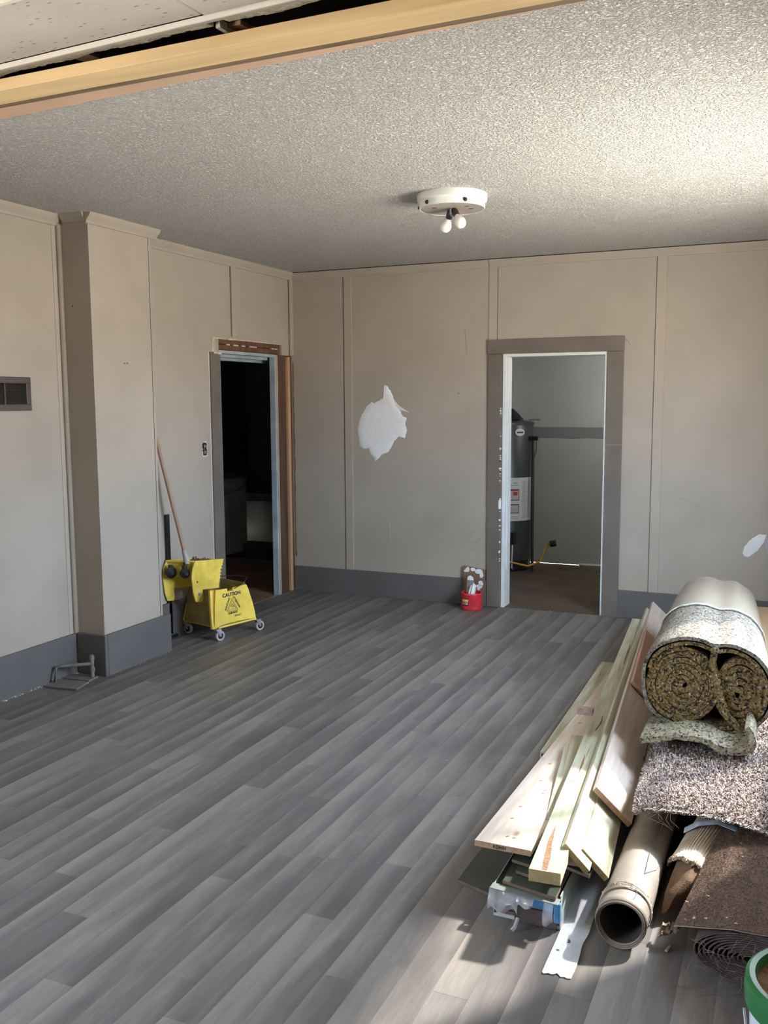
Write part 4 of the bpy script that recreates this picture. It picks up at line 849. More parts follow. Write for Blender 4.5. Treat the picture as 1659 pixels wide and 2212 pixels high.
# ================================================================ LUMBER AND CARPET PILE
def board(name, label, cat, nl, fl_, w, th, tilt, mt, emt, group=None, bevel=.0015, over=0):
    """nl: near top-left corner, fl_: far top-left corner (world); width runs to the right, tilted down by tilt (rad)"""
    nl, fl_ = Vector(nl), Vector(fl_); L_ = (fl_-nl).length; y = (fl_-nl).normalized()
    x = y.cross(Vector((0, 0, 1))).normalized(); x = x*math.cos(tilt)-y.cross(x).normalized()*-1*-1*0+Vector((0, 0, -math.sin(tilt)))
    x = (x - y*x.dot(y)).normalized(); z = x.cross(y).normalized()
    me = MB(); hw, ht, hl = w/2, th/2, L_/2
    me.box((-hw, -hl, -ht), (hw, hl, ht)); me.m[2] = 1; me.m[4] = 1
    o = me.build(name, [mt, emt], None, bevel=bevel)
    c = nl+x*hw+y*hl-z*ht
    o.matrix_world = Matrix(((x.x, y.x, z.x, c.x), (x.y, y.y, z.y, c.y), (x.z, y.z, z.z, c.z), (0, 0, 0, 1)))
    loc, rot, sc_ = o.matrix_world.decompose(); o.location = loc; o.rotation_euler = rot.to_euler(); o.scale = (1, 1, 1)
    return tag(o, label, cat, group)
# far stud on the floor, with printed end label
bS = board('stud_board', 'treated stud lying flat on the floor, farthest left of the lumber', 'board', at(1166, 1624, 'z', .041), at(1300, 1429, 'z', .041), .089, .038, 0, TREAT, ENDT)
_m = bS.matrix_basis
def _pb(x, z, y=-.0012): return _m @ Vector((x, -bS_hl+y, z))
bS_hl = abs(min(v.co.y for v in bS.data.vertices))
def _plate(x0, x1, z0, z1, y, nm, mt): MB().add([_pb(x0, z0, y), _pb(x1, z0, y), _pb(x1, z1, y), _pb(x0, z1, y), _pb(x0, z0, 0), _pb(x1, z0, 0), _pb(x1, z1, 0), _pb(x0, z1, 0)], [(0,1,2,3),(4,7,6,5),(0,4,5,1),(1,5,6,2),(2,6,7,3),(3,7,4,0)]).build(nm, mt, bS)
_plate(-.042, .042, -.016, .016, -.0008, 'end_label', mat('end_label_white', (.62, .64, .64), .5)); _plate(-.037, .037, -.001, .013, -.0012, 'end_label', INK); _plate(-.037, .037, -.012, -.005, -.0012, 'end_label', INK)
for _x in (-.030, -.018, -.006, .008, .020): _plate(_x, _x+.008, .003, .009, -.0016, 'end_label_print', mat('end_label_white', (.62, .64, .64), .5))
# flooring carton and loose dark planks
GRN = mat('dark_green_laminate', (.035, .042, .032), .32, var=.25, vscale=6, col2=(.05, .062, .05)); FB = mat('fibreboard_edge', (.17, .105, .075), .8, var=.3, vscale=50)
def slab(name, label, cat, P, z, th, mt, em=None, parent=None, group=None):
    """P: four corners near-left, near-right, far-right, far-left on height z (top)"""
    m_ = MB(); m_.prism([(p[0], p[1], z-th) for p in P], (0, 0, th)); m_.m[2:] = [1]*4
    o = m_.build(name, [mt, em or mt], parent, bevel=.001)
    return tag(o, label, cat, group) if label else o
slab('laminate_plank', 'dark green laminate plank on the floor, sticking out left of the carton', 'plank', [(-1.012, 2.872), (-.80, 2.745), (-.50, 3.9), (-.73, 4.0)] if False else [(-1.008, 2.885), (-.865, 2.835), (-.84, 3.85), (-.985, 3.90)], .012, .011, GRN, FB)
bx = thing('flooring_carton', 'open carton of dark laminate flooring with torn plastic and blue foam end', 'carton', (-.72, 3.3, 0))
CX0, CX1, CY0, CY1, CT = -.832, -.612, 2.715, 3.90, .115
MB().box((CX0, CY0+.02, .002), (CX1, CY1, .014)).build('carton_base', mat('carton_card', (.55, .56, .52), .8, var=.2, vscale=20), bx)
for s_, x in ((0, CX0), (1, CX1-.003)): MB().box((x, CY0+.015, .014), (x+.003, CY1, CT-.004+.006*s_)).build('carton_side', mat('foil_card', (.38, .42, .40), .5, var=.25, vscale=14), bx)
for i in range(7):
    z = .016+i*.0128; dx = [0, .003, -.002, .002, 0, .004, 0][i]
    m_ = MB().box((CX0+.006+dx, CY0+.02+.004*(i % 3), z), (CX1-.008+dx, CY1-.01, z+.0115)); m_.m[2:] = [1]*4; m_.build('laminate_plank', [GRN, FB], bx, bevel=.0008)
slab('laminate_plank', 'top dark laminate plank lying loose and skewed on the open carton', 'plank', [(-.803, 2.735), (-.622, 2.700), (-.600, 3.88), (-.79, 3.90)], CT+.012, .011, GRN, FB)
slab('laminate_plank', 'dark laminate plank jutting right of the carton under the boards', 'plank', [(-.70, 2.905), (-.548, 2.850), (-.535, 3.95), (-.69, 3.98)], CT+.026, .011, GRN, FB)
slab('laminate_plank', 'narrow grey-lipped laminate offcut beneath the wide pine board end', 'plank', [(-.800, 2.83), (-.715, 2.81), (-.70, 3.4), (-.79, 3.42)], CT+.040, .011, GRN, FB)
slab('laminate_plank', 'lower brown-edged laminate offcut beneath the wide pine board end', 'plank', [(-.775, 2.79), (-.712, 2.775), (-.70, 3.3), (-.77, 3.32)], CT+.0255, .011, GRN, FB)
BLUEF = mat('blue_foam', (.07, .25, .48), .8, var=.25, vscale=30, bump=.4)
MB().box((-.705, CY0+.004, .062), (-.632, CY0+.018, .10)).build('blue_foam_end', BLUEF, bx, bevel=.006); MB().box((-.632, CY0+.0, .03), (-.610, CY0+.02, .098)).build('blue_foam_end', BLUEF, bx, bevel=.006)
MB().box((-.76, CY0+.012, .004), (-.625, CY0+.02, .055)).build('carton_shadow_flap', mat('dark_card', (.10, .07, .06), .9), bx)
FILM = mat('clear_film', (.75, .75, .80), .12, alpha=.42, spec=.9, bump=.5, bscale=40, bdist=.006)
def film(x0, x1, ztop, drop, seed, name='torn_plastic'):
    rn = random.Random(seed); ph = rn.random()*9
    def f(u, v):
        x = x0+(x1-x0)*u; d = drop*(.75+.5*noise.noise((x*30, ph, 0))); y = CY0-.006-.022*math.sin(v*2.2)+.012*noise.noise((x*26, v*3, ph))
        return Vector((x, y, ztop-d*v))
    m_ = MB().grid(f, 24, 8); return m_.build(name, FILM, bx, smooth=True)
film(-.838, -.74, .112, .088, 1); film(-.745, -.69, .110, .04, 2); film(-.66, -.628, .104, .085, 3)
slab('carton_flap', '', '', [(-.835, 2.70), (-.61, 2.682), (-.61, 2.72), (-.835, 2.735)], CT-.001, .003, mat('green_grey_flap', (.17, .20, .18), .5), None, bx)
MB().tube([(-.742, 2.70, .03), (-.745, 2.675, .012), (-.752, 2.668, .004)], .007, 6).build('plastic_shred', FILM, bx)
# white film strip lying along the floor beside the carton
def shf(u, v):
    x = -.612+.085*u + (.012*noise.noise((v*9, 3, 0)) if u > .5 else 0); y = 2.50+1.05*v+.02*noise.noise((u*5, 0, 7))*(1 if v < .05 else 0)
    return Vector((x, y, .0035+.003*abs(noise.noise((x*40, y*14, 0)))))
tag(MB().grid(shf, 14, 60, th=.0015).build('plastic_sheet', mat('white_poly_sheet', (.62, .65, .70), .45, var=.12, vscale=30, bump=.5, bscale=70, bdist=.003), smooth=True), 'white crinkled plastic strip lying on the floor right of the flooring carton', 'plastic sheet')
# wide pine board (leftmost, near), 2x4, and the leaning boards
z1 = .200
bW = board('pine_board', 'wide white pine board at the left of the lumber, stamped near end', 'board', at(1025, 1814, 'z', z1), Vector(at(1025, 1814, 'z', z1))+Vector((-.01, 3.05, -.145))*1.0, .193, .021, .0, PINE, ENDW)
wb_ = Vector(at(1025, 1814, 'z', z1))
hl_ = abs(min(v.co.y for v in bW.data.vertices)); Mx = bW.matrix_basis @ frame(Vector((-.01, -hl_-.0006, 0)), (1, 0, 0), (0, -1, 0)); text_obj('KDHH', .016, INK, Mx, bW, bold=.0002)
b24 = board('two_by_four', 'long greenish two-by-four with brown bark streak resting over the carton', 'board', at(1142, 1876, 'z', .232), at(1366, 1336, 'z', .20), .098, .040, .0, TREAT, ENDT)
tag(b24, 'long greenish treated plank with brown bark streak resting over the carton', 'board')
b24b = board('treated_board', 'treated plank under the bark-streaked one, its end just showing', 'board', at(1205, 1843, 'z', .188), at(1383, 1338, 'z', .155), .085, .036, 0, TREAT, ENDT)
bL1 = board('treated_board', 'thin treated board leaning on edge right of the bark-streaked plank', 'board', at(1222, 1822, 'z', .250), at(1398, 1312, 'z', .235), .112, .020, .80, TREAT, ENDT)
bL2 = board('treated_board', 'shorter-faced treated board with a swirled knot, leaning beneath the topmost pink board', 'board', at(1259, 1833, 'z', .212), at(1402, 1345, 'z', .19), .122, .020, .80, mat('knotty_treated_pine', (.62, .61, .49), .6, col2=(.42, .38, .24), vscale=4.2, detail=9, stretch=(10, .8, 10), knots=4.3, bump=.08), ENDT)
bL3 = board('pine_board', 'wide pale pink pine board leaning topmost at the right of the lumber', 'board', at(1289, 1700, 'z', .262), at(1411, 1299, 'z', .235), .176, .021, .76, PINK, ENDW)
bL4 = board('pine_board', 'short reddish pine board propped against the foam pad roll', 'board', at(1368, 1470, 'z', .27), at(1397, 1361, 'z', .27), .17, .020, .80, mat('reddish_pine', (.62, .38, .26), .6, col2=(.55, .33, .22), vscale=2.4, stretch=(8, .9, 8)), ENDW)
board('offcut_board', 'short treated offcut wedged between the wide pine board and the streaked plank', 'board', at(1186, 1790, 'z', .192), at(1235, 1587, 'z', .186), .055, .022, 0, TREAT, ENDT)
board('offcut_board', 'narrow treated offcut lying on the wide pine board', 'board', at(1178, 1770, 'z', .190), at(1221, 1604, 'z', .184), .026, .012, 0, TREAT, ENDT)
p = at(1246, 1557, 'z', .09); tag(MB().box((p.x, p.y, .041), (p.x+.075, p.y+.04, .155)).build('wood_block', mat('pink_block_end', (.52, .40, .34), .8, var=.35, vscale=40)), 'small pinkish wood block standing behind the wide pine board', 'block')
# bark streaks and knots as thin inlays on the 2x4
BK = mat('bark_streak', (.30, .17, .09), .9, col2=(.14, .07, .035), vscale=160)
def inlay(bo, pts, wd, mt, zt, name='bark_streak'):
    """pts in px along the streak on the top plane z = zt(y)"""
    n_ = Vector((bo.matrix_basis.to_3x3() @ Vector((0, 0, 1)))); c0_ = bo.matrix_basis @ Vector((0, 0, zt)); P = [hit(x, y, c0_, n_) for x, y in pts]; m_ = MB(); rn = random.Random(31)
    R = []
    for i in range(len(P)-1):
        for j in range(6): R.append((P[i].lerp(P[i+1], j/6), wd[i]+(wd[i+1]-wd[i])*j/6))
    R.append((P[-1], wd[-1])); Lf = []; Rt = []
    for i, (q, w_) in enumerate(R):
        d = (R[min(i+1, len(R)-1)][0]-R[max(0, i-1)][0]).normalized(); s__ = d.cross(n_).normalized(); Lf.append(q+s__*w_*(.85+.3*rn.random())); Rt.append(q-s__*w_*(.85+.3*rn.random()))
    vs = [v+n_*.0006 for v in Lf+Rt]; k_ = len(Lf); m_.add(vs, [(i, i+1, k_+i+1, k_+i) for i in range(k_-1)]); return m_.build(name, mt, bo)
inlay(b24, [(1176, 1880), (1183, 1850), (1188, 1820), (1200, 1785)], [.009, .010, .008, .001], BK, .020)
inlay(b24, [(1250, 1670), (1258, 1650), (1264, 1630)], [.001, .005, .001], BK, .020); inlay(b24, [(1264, 1640), (1270, 1625), (1276, 1610)], [.0005, .0015, .0005], SCR, .020)
inlay(b24, [(1286, 1579), (1298, 1562), (1302, 1546)], [.003, .005, .002], BK, .020); inlay(b24, [(1347, 1435), (1356, 1410), (1362, 1392)], [.002, .006, .002], BK, .020)
KN = mat('brown_knot', (.36, .20, .12), .8, var=.4, vscale=90)
for x, y in ((505, 778), (408, 968), (455, 1078), (178, 1258), (85, 1388), (105, 1610), (848, 322), (30, 1590), (430, 1110)):
    x, y = 1090+x/5.184, 1500+y/5.184; inlay(bW, [(x-3.4, y+1.4), (x-1.2, y+.3), (x+1.2, y-.3), (x+3.4, y-1.2)], [.0008, .0042, .0042, .0008], KN, .0105, 'knot')
for x, y in ((750, 975), (915, 990), (1060, 990)):
    x, y = 1090+x/5.184, 1500+y/5.184; inlay(b24, [(x-5, y), (x, y-1), (x+5, y+1)], [.0008, .004, .0008], KN, .020, 'knot')
for x, y, a_ in ((1355, 1630, 0), (1376, 1658, 0), (1362, 1690, 0), (1351, 1720, 0)): inlay(bL3, [(x-3, y-5), (x, y), (x+3, y+5)], [.001, .004, .001], mat('small_knot', (.34, .26, .22), .8), .0105, 'knot')

# ---------------- foam pad roll
SPK = [(0, (.185, .115, .035)), (.30, (.26, .18, .07)), (.50, (.10, .062, .028)), (.66, (.30, .24, .13)), (.74, (.016, .014, .012)), (.91, (.20, .13, .045)), (.975, (.42, .40, .35))]
SPG = [(0, (.26, .23, .15)), (.34, (.34, .31, .22)), (.60, (.19, .16, .10)), (.76, (.04, .036, .03)), (.88, (.40, .37, .28))]
FOAM = mat('rebond_foam', (.5, .38, .15), .95, speck=(150, SPK), bump=1, bscale=170, bdist=.006, stretch=(1, .55, 1))
FOAMT = mat('sky_lit_foam_tail', (.3, .27, .18), .9, speck=(150, SPG), bump=.8, bscale=170, bdist=.004, stretch=(1, .55, 1))  # greyer copy of the foam, with the sky's light painted into its colours
FOAMO = mat('rebond_foam_skin', (.5, .45, .35), .6, speck=(165, [(0, (.17, .14, .09)), (.3, (.21, .195, .18)), (.55, (.10, .085, .065)), (.72, (.26, .25, .245)), (.82, (.03, .028, .025)), (.93, (.24, .18, .09))]), bump=.6, bscale=200, bdist=.004, stretch=(1, .4, 1))
RC = Vector((-.290, 3.86, .505)); RE = Vector((-.385, 5.68, .455))
roll = thing('foam_pad_roll', 'thick roll of speckled foam carpet padding on top of the carpet stack', 'padding roll', (RC.x, RC.y, .3))
def stripm(path, th, t0=0.0, t1=1.0, nseg=14, far=.82, jit=.004, seed=0, name='foam_layer', mt=FOAM, parent=None, half=.5, flare=.0):
    """path: list of (dx, dz) about the roll axis, swept along the axis from t0 to t1, thickness th"""
    n_ = len(path); off = []
    for i in range(n_):
        a, b = path[max(0, i-1)], path[min(n_-1, i+1)]; d = Vector((b[0]-a[0], b[1]-a[1])); d = d.normalized() if d.length > 0 else Vector((1, 0)); off.append(Vector((-d.y, d.x))*th*half)
    vs = []
    for j in range(nseg+1):
        t = t0+(t1-t0)*j/nseg; s_ = 1+(far-1)*t; c = RC.lerp(RE, t)
        for i, (dx, dz) in enumerate(path):
            for sg in (1, -1):
                x = (dx+off[i].x*sg)*s_; z = (dz+off[i].y*sg)*s_; q = noise.noise((dx*14, dz*14, t*4+seed)); jy = jit*(2*noise.noise((dx*30+seed, dz*30, 5)) if j == 0 else 0)
                vs.append(Vector((c.x+x+jit*.4*q, c.y+jy+(jit*q if j == 0 else 0), c.z+z+jit*.4*q)))
    W2 = n_*2; fs = []
    for j in range(nseg):
        for i in range(n_-1):
            a = j*W2+i*2; fs.append((a, a+2, a+W2+2, a+W2)); fs.append((a+1, a+W2+1, a+W2+3, a+3))
        fs.append((j*W2, (j+1)*W2, (j+1)*W2+1, j*W2+1)); a = j*W2+(n_-1)*2; fs.append((a, a+1, a+W2+1, a+W2))
    for j in (0, nseg):
        for i in range(n_-1): a = j*W2+i*2; fs.append((a, a+1, a+3, a+2))
    return MB().add(vs, fs).build(name, mt, parent, smooth=True)
def spiral(cx_, cz_, r0, r1, turns, sx_=1, sz_=1, ph=0, n=26, cw=1, wob=0):
    P = []; N_ = int(turns*n)
    for i in range(N_+1):
        t = i/N_; a = ph+cw*2*math.pi*turns*t; r = r0+(r1-r0)*t; P.append((cx_+sx_*r*math.cos(a)*(1+wob*noise.noise((a, 0, 0))), cz_+sz_*r*math.sin(a)))
    return P
stripm(spiral(-.090, -.01, .008, .148, 6.5, .98, 1.10, ph=1.2, wob=.05), .0205, .012, 1, 8, jit=.005, parent=roll, seed=1, name='foam_layer')
stripm(spiral(.125, -.02, .008, .108, 4.6, .92, 1.36, ph=2.6, cw=-1, wob=.04), .0225, .014, 1, 8, jit=.006, parent=roll, seed=2, name='foam_layer')
def outl(a, g=0):   # rounded heart-like outline
    x = (.262+g)*math.copysign(abs(math.cos(a))**.86, math.cos(a)); z = (.205+g)*math.copysign(abs(math.sin(a))**.80, math.sin(a))
    z -= .020*math.exp(-((x-.03)/.05)**2)*(1 if z > 0 else 0); z -= .012*(x/.26) if z > 0 else 0
    return (x, z)
stripm([outl(math.radians(a), -.012) for a in range(-192, 166, 5)], .014, .004, 1, 16, jit=.006, parent=roll, seed=3, name='outer_wrap', mt=FOAMO)
stripm([outl(math.radians(a), -.033) for a in range(-150, 175, 5)], .014, .006, 1, 6, jit=.006, parent=roll, seed=4, name='inner_wrap')
stripm([(.030, .165), (.020, .10), (.040, .03), (.060, -.05), (.085, -.115), (.13, -.16), (.19, -.175)], .026, .004, .5, 6, jit=.005, parent=roll, seed=5, name='middle_fold')
# loose tail lying in front
def tailp(px, py): q = at(px, py, 'y', 3.77); return (q.x, q.z)
tl = [(1616, 1560), (1626, 1578), (1622, 1600), (1600, 1606), (1560, 1604), (1535, 1592), (1505, 1584), (1470, 1580), (1430, 1584), (1388, 1588)]
P = [tailp(*q) for q in tl]
# smooth it
def smooth(P, n=5):
    R = []
    for i in range(len(P)-1):
        a = P[max(0, i-1)]; b = P[i]; c = P[i+1]; d = P[min(len(P)-1, i+2)]
        for j in range(n):
            t = j/n; R.append(tuple(.5*((2*b[k])+(-a[k]+c[k])*t+(2*a[k]-5*b[k]+4*c[k]-d[k])*t*t+(-a[k]+3*b[k]-3*c[k]+d[k])*t**3) for k in range(len(b))))
    R.append(P[-1]); return R
P = smooth(P); _RC, _RE = RC.copy(), RE.copy(); RC = Vector((0, 3.70, 0)); RE = Vector((0, 3.98, 0))
stripm(P, .020, 0, 1, 6, far=1, jit=.005, parent=roll, seed=6, name='loose_tail', mt=FOAMT, half=.55)
stripm([(x+.004, z-.020) for x, z in P[:24]], .018, .06, 1, 5, far=1, jit=.005, parent=roll, seed=8, name='loose_tail', mt=FOAMT, half=.55)
RC, RE = _RC, _RE
# clear wrap round the far part and its taped edge
FW2 = mat('amber_film', (.50, .42, .32), .16, alpha=.5, spec=.9, bump=.3, bscale=18, bdist=.01)
stripm([outl(math.radians(a), .002) for a in range(-200, 170, 6)], .001, .46, 1.0, 6, jit=.006, parent=roll, seed=9, name='plastic_wrap', mt=FW2)
stripm([outl(math.radians(a), .004) for a in range(-200, 170, 5)], .004, .44, .455, 1, jit=.008, parent=roll, seed=10, name='wrap_edge', mt=mat('bunched_film', (.62, .60, .54), .25, alpha=.75))

# ---------------- shag carpet stack beneath the roll
CARP = [(0, (.50, .42, .385)), (.35, (.66, .61, .59)), (.56, (.25, .17, .145)), (.72, (.09, .055, .045)), (.86, (.56, .48, .43))]
SHAG = mat('frieze_carpet', (.5, .4, .36), .95, speck=(150, CARP), bump=.8, bscale=220, bdist=.004)
BACK = mat('carpet_backing', (.10, .065, .05), .95, var=.3, vscale=30)
sc_ = thing('folded_carpet', 'folded brown and white speckled shag carpet under the foam pad roll', 'carpet', (0, 4.0, 0))
def csurf(x, y):
    z = .268+.012*noise.noise((x*3, y*3, 1)); fr = max(0, (3.36-y)/.25); z -= .030*fr**2.2; z -= .04*max(0, (-.40-x)/.08)**2*(1 if x < -.40 else 0); z += .010*math.sin(y*5+x*3); return z
def cxy(u, v):
    yf = 3.155+.03*math.sin(u*5)+.06*max(0, u-.4)*-1; y = yf+(5.25-yf)*v
    xl = -.450-.075*min(1, v*2.0); x = xl+(.40-xl)*u; return x, y
def cf(u, v): x, y = cxy(u, v); return Vector((x, y, csurf(x, y)))
MB().grid(cf, 50, 90, th=.010).build('carpet_top', [SHAG], sc_, smooth=True)
MB().grid(lambda u, v: cf(u, v*.97+.03)-Vector((-.01, 0, .0125+.003)), 30, 30, th=.006).build('carpet_backing', BACK, sc_)
for i, (z0, x0, y0) in enumerate(((.005, -.50, 3.62), (.085, -.47, 3.55), (.150, -.485, 3.66))):
    MB().box((x0, y0, z0), (.40, 5.2, z0+.055)).build('folded_layer', mat('folded_carpet_edge', (.14, .095, .075), .95, var=.5, vscale=60, bump=1, bscale=120, bdist=.006), sc_, bevel=.02, segs=4)
rng = np.random.default_rng(5)
def tufts(n, fn, h, w, seed=5):
    V = []; Fc = []; rnd_ = random.Random(seed)
    for i in range(n):
        u, v = rnd_.random(), rnd_.random(); p, nrm = fn(u, v); a = rnd_.random()*6.283; lean = .8*h
        tip = p+nrm*h*(.6+.8*rnd_.random())+Vector((math.cos(a)*lean, math.sin(a)*lean, 0)); b = a+1.57
        d1_ = Vector((math.cos(b)*w, math.sin(b)*w, 0)); k_ = len(V); midp = p.lerp(tip, .55)+nrm*h*.25
        V += [p-d1_, p+d1_, midp+d1_*1.2, midp-d1_*1.2, tip+d1_*.6, tip-d1_*.6]; Fc += [(k_, k_+1, k_+2, k_+3), (k_+3, k_+2, k_+4, k_+5)]
    return V, Fc
def tf(u, v):
    v = v*.62; p = cf(u, v); return p, Vector((0, 0, 1))
V, Fc = tufts(46000, tf, .010, .0018); o = MB().add(V, Fc).build('carpet_pile', SHAG, sc_); o['kind'] = 'stuff'
def tfe(u, v): p = cf(u, 0)-Vector((0, -.002, .010*v)); return p, Vector((0, -.9, .1))
V, Fc = tufts(2200, tfe, .011, .0018, 6); o = MB().add(V, Fc).build('frayed_edge', SHAG, sc_); o['kind'] = 'stuff'
def tfl(u, v): p = cf(0, u*.62)-Vector((0, 0, .012*v)); return p, Vector((-.8, 0, .2))
V, Fc = tufts(2000, tfl, .010, .0018, 7); o = MB().add(V, Fc).build('frayed_edge', SHAG, sc_); o['kind'] = 'stuff'
rnd = random.Random(44); m = MB()
for i in range(6):
    x = rnd.uniform(-.40, -.25); p = Vector((x, 3.17, csurf(x, 3.17)-.01)); m.tube([p, p+Vector((rnd.uniform(-.04, .04), -.02, -.02)), p+Vector((rnd.uniform(-.07, .05), -.03, -.035-.02*rnd.random()))], .0005, 3)
o = m.build('loose_threads', mat('tan_thread', (.45, .35, .27), .9), sc_); o['kind'] = 'stuff'

# ---------------- vinyl tube
TY0, TY1, TR = 2.700, 3.60, .078; TXC = -.424
tb = thing('vinyl_roll_tube', 'hollow beige-grey rolled vinyl tube with taped near end', 'roll', (TXC, 3.1, 0))
VIN = mat('aged_vinyl_back', (.37, .32, .27), .55, var=.22, vscale=7, col2=(.28, .245, .215), bump=.35, bscale=30, dirt=.25)
VIN2 = mat('vinyl_edge', (.27, .20, .155), .6, var=.3, vscale=20)
def tcx(y): return TXC+.004*(y-TY0)
def tap(y): return 1-.13*(y-TY0)/.9
m = MB(); NR, NA = 30, 48
def tubeshell(r, y0, y1, name, mt, sq=0, seed=0, ry=0):
    def f(u, v):
        y = y0+(y1-y0)*v; a = 2*math.pi*u; rr_ = r*tap(y)*(1+.018*math.sin(3*a+seed)+.03*noise.noise((math.cos(a), math.sin(a), y*3+seed)))
        if y < TY0+.1: rr_ *= 1-.03*math.sin((y-TY0)/.1*math.pi)
        return Vector((tcx(y)+rr_*math.cos(a), y+(ry*math.sin(a*2+seed) if v == 0 else 0), TR+.004+rr_*math.sin(a)))
    return MB().grid(f, NA, NR).build(name, mt, tb, smooth=True)
o = tubeshell(TR, TY0+.012, TY1, 'outer_sheet', VIN); s_ = o.modifiers.new('solid', 'SOLIDIFY'); s_.thickness = .003; s_.offset = -1
for i, r in enumerate((.0745, .071, .0675)):
    o = tubeshell(r, TY0+.004*i, TY1-.01, 'inner_wrap', VIN2, seed=0, ry=.003); s_ = o.modifiers.new('solid', 'SOLIDIFY'); s_.thickness = .0025; s_.offset = -1
tubeshell(.064, TY0+.014, TY1-.02, 'inner_lining', mat('dark_felt', (.045, .040, .038), .9, var=.3, vscale=30))
MB().lathe([(.001, 0), (.060, 0)], (tcx(TY1), TY1-.03, TR+.006), (0, 1, 0), 24).build('far_end', VOID, tb)
rnd = random.Random(14); TW = mat('torn_twine', (.62, .55, .46), .8, var=.3, vscale=50)
for k_ in range(5):
    y = TY0+.085+.006*k_; m_ = MB(); m_.tube([Vector((tcx(y)+(TR*tap(y)+.002)*math.cos(a), y+.006*math.sin(a*2+k_), TR+.006+(TR*tap(y)+.002)*math.sin(a))) for a in [math.radians(q) for q in range(-60, 241, 10)]], .0022, 6); m_.build('twine', TW, tb, smooth=True)
V = []; m = MB()
for i in range(160):
    a = rnd.uniform(-.3, 3.4); y = TY0+.10+rnd.uniform(-.012, .012); p = Vector((tcx(y)+(TR*tap(y)+.001)*math.cos(a), y, TR+.006+(TR*tap(y)+.001)*math.sin(a))); r = rnd.uniform(.002, .006)
    m.add([p+Vector((rnd.uniform(-r, r), rnd.uniform(-r, r), rnd.uniform(-r, r))) for _ in range(4)], [(0, 1, 2), (0, 2, 3), (0, 3, 1), (1, 3, 2)])
m.build('torn_paper', TW, tb)
pts = [at(x, y, 'z', 0) for x, y in ()]
def ont(a, y, e=.0008): a = math.radians(a); r = TR*tap(y)*1.01+e; return Vector((tcx(y)+r*math.cos(a), y, TR+.004+r*math.sin(a)))
CR = mat('fold_crease', (.20, .17, .15), .8)
MB().tube([ont(52, 3.45, .002), ont(56, 3.25, .002), ont(64, 3.05, .002), ont(60, 2.92, .002)], .001, 5).build('crease', CR, tb); MB().tube([ont(60, 2.92, .002), ont(35, 3.0, .002), ont(22, 3.1, .002)], .001, 5).build('crease', CR, tb)
MB().tube([ont(66, 2.80, .002), ont(62, 2.77, .002), ont(66, 2.74, .003)], .0009, 5).build('crease', CR, tb)

# ---------------- ribbed carpet-back fold with pale strip
rf = thing('ribbed_carpet_roll', 'half-open cream ribbed carpet offcut roll with frayed brown mouth', 'carpet offcut', (-.23, 3.05, 0))
A0 = Vector((-.262, 3.09, .090)); A1 = Vector((-.170, 3.52, .118)); axd = (A1-A0).normalized(); sx1 = axd.cross(z_).normalized(); uz1 = sx1.cross(axd)
RIB = mat('cream_ribbed_backing', (.66, .55, .42), .7, var=.2, vscale=12)
def ribf(r, a0, a1, e=0, amp=.0013):
    def f(u, v):
        a = math.radians(a0+(a1-a0)*u); L0 = -.02-.10*math.sin(u*3.1)*0+.07*(1-u)*0; t = v; c = A0.lerp(A1, t); rr_ = (r+.012*t)*(1+.05*noise.noise((u*3, t*4, 2)))+(amp*math.sin(u*170)) ; s2 = -.05*math.sin(math.pi*u)+.012*noise.noise((u*9, 0, 3)) if v == 0 else 0
        return c+axd*s2+sx1*rr_*math.cos(a)*.95+uz1*rr_*math.sin(a)
    return f
MB().grid(ribf(.078, 168, -10), 170, 20).build('ribbed_back', RIB, rf, smooth=True)
MB().grid(ribf(.073, 190, -40, amp=0), 40, 14).build('pile_side', mat('brown_inner_pile', (.20, .11, .065), .95, var=.4, vscale=60, bump=1, bscale=200), rf, smooth=True)
rnd = random.Random(3); m = MB()
ff = ribf(.077, 172, -12)
for i in range(420):
    u = rnd.random(); p = ff(u, 0); p = p+Vector((0, 0, rnd.uniform(-.004, .004))); r = .006; m.add([p+Vector((rnd.uniform(-r, r), rnd.uniform(-r*1.4, r*.5), rnd.uniform(-r, r))) for _ in range(4)], [(0, 1, 2), (0, 2, 3), (0, 3, 1), (1, 3, 2)])
o = m.build('frayed_mouth', mat('frayed_jute', (.60, .48, .34), .95, var=.5, vscale=80), rf); o['kind'] = 'stuff'
_fl = [[at(1470, 1842, 'z', .155), at(1500, 1856, 'z', .160), at(1524, 1880, 'z', .135)], [at(1452, 1885, 'z', .115), at(1485, 1898, 'z', .130), at(1512, 1915, 'z', .105)], [at(1436, 1930, 'z', .075), at(1462, 1930, 'z', .095), at(1492, 1932, 'z', .08)], [at(1428, 1972, 'z', .03), at(1440, 1968, 'z', .045), at(1462, 1955, 'z', .05)]]
def flp(u, v):
    i = min(int(u*3), 2); a = u*3-i; j = min(int(v*2), 1); b = v*2-j; P_ = _fl; q = P_[i][j].lerp(P_[i+1][j], a).lerp(P_[i][j+1].lerp(P_[i+1][j+1], a), b); q.z += .004*noise.noise((u*6, v*6, 0)); return q
MB().grid(flp, 18, 12, th=.006).build('curled_flap', mat('warm_brown_pile', (.20, .12, .072), .95, var=.3, vscale=70, bump=1, bscale=200), rf, smooth=True)
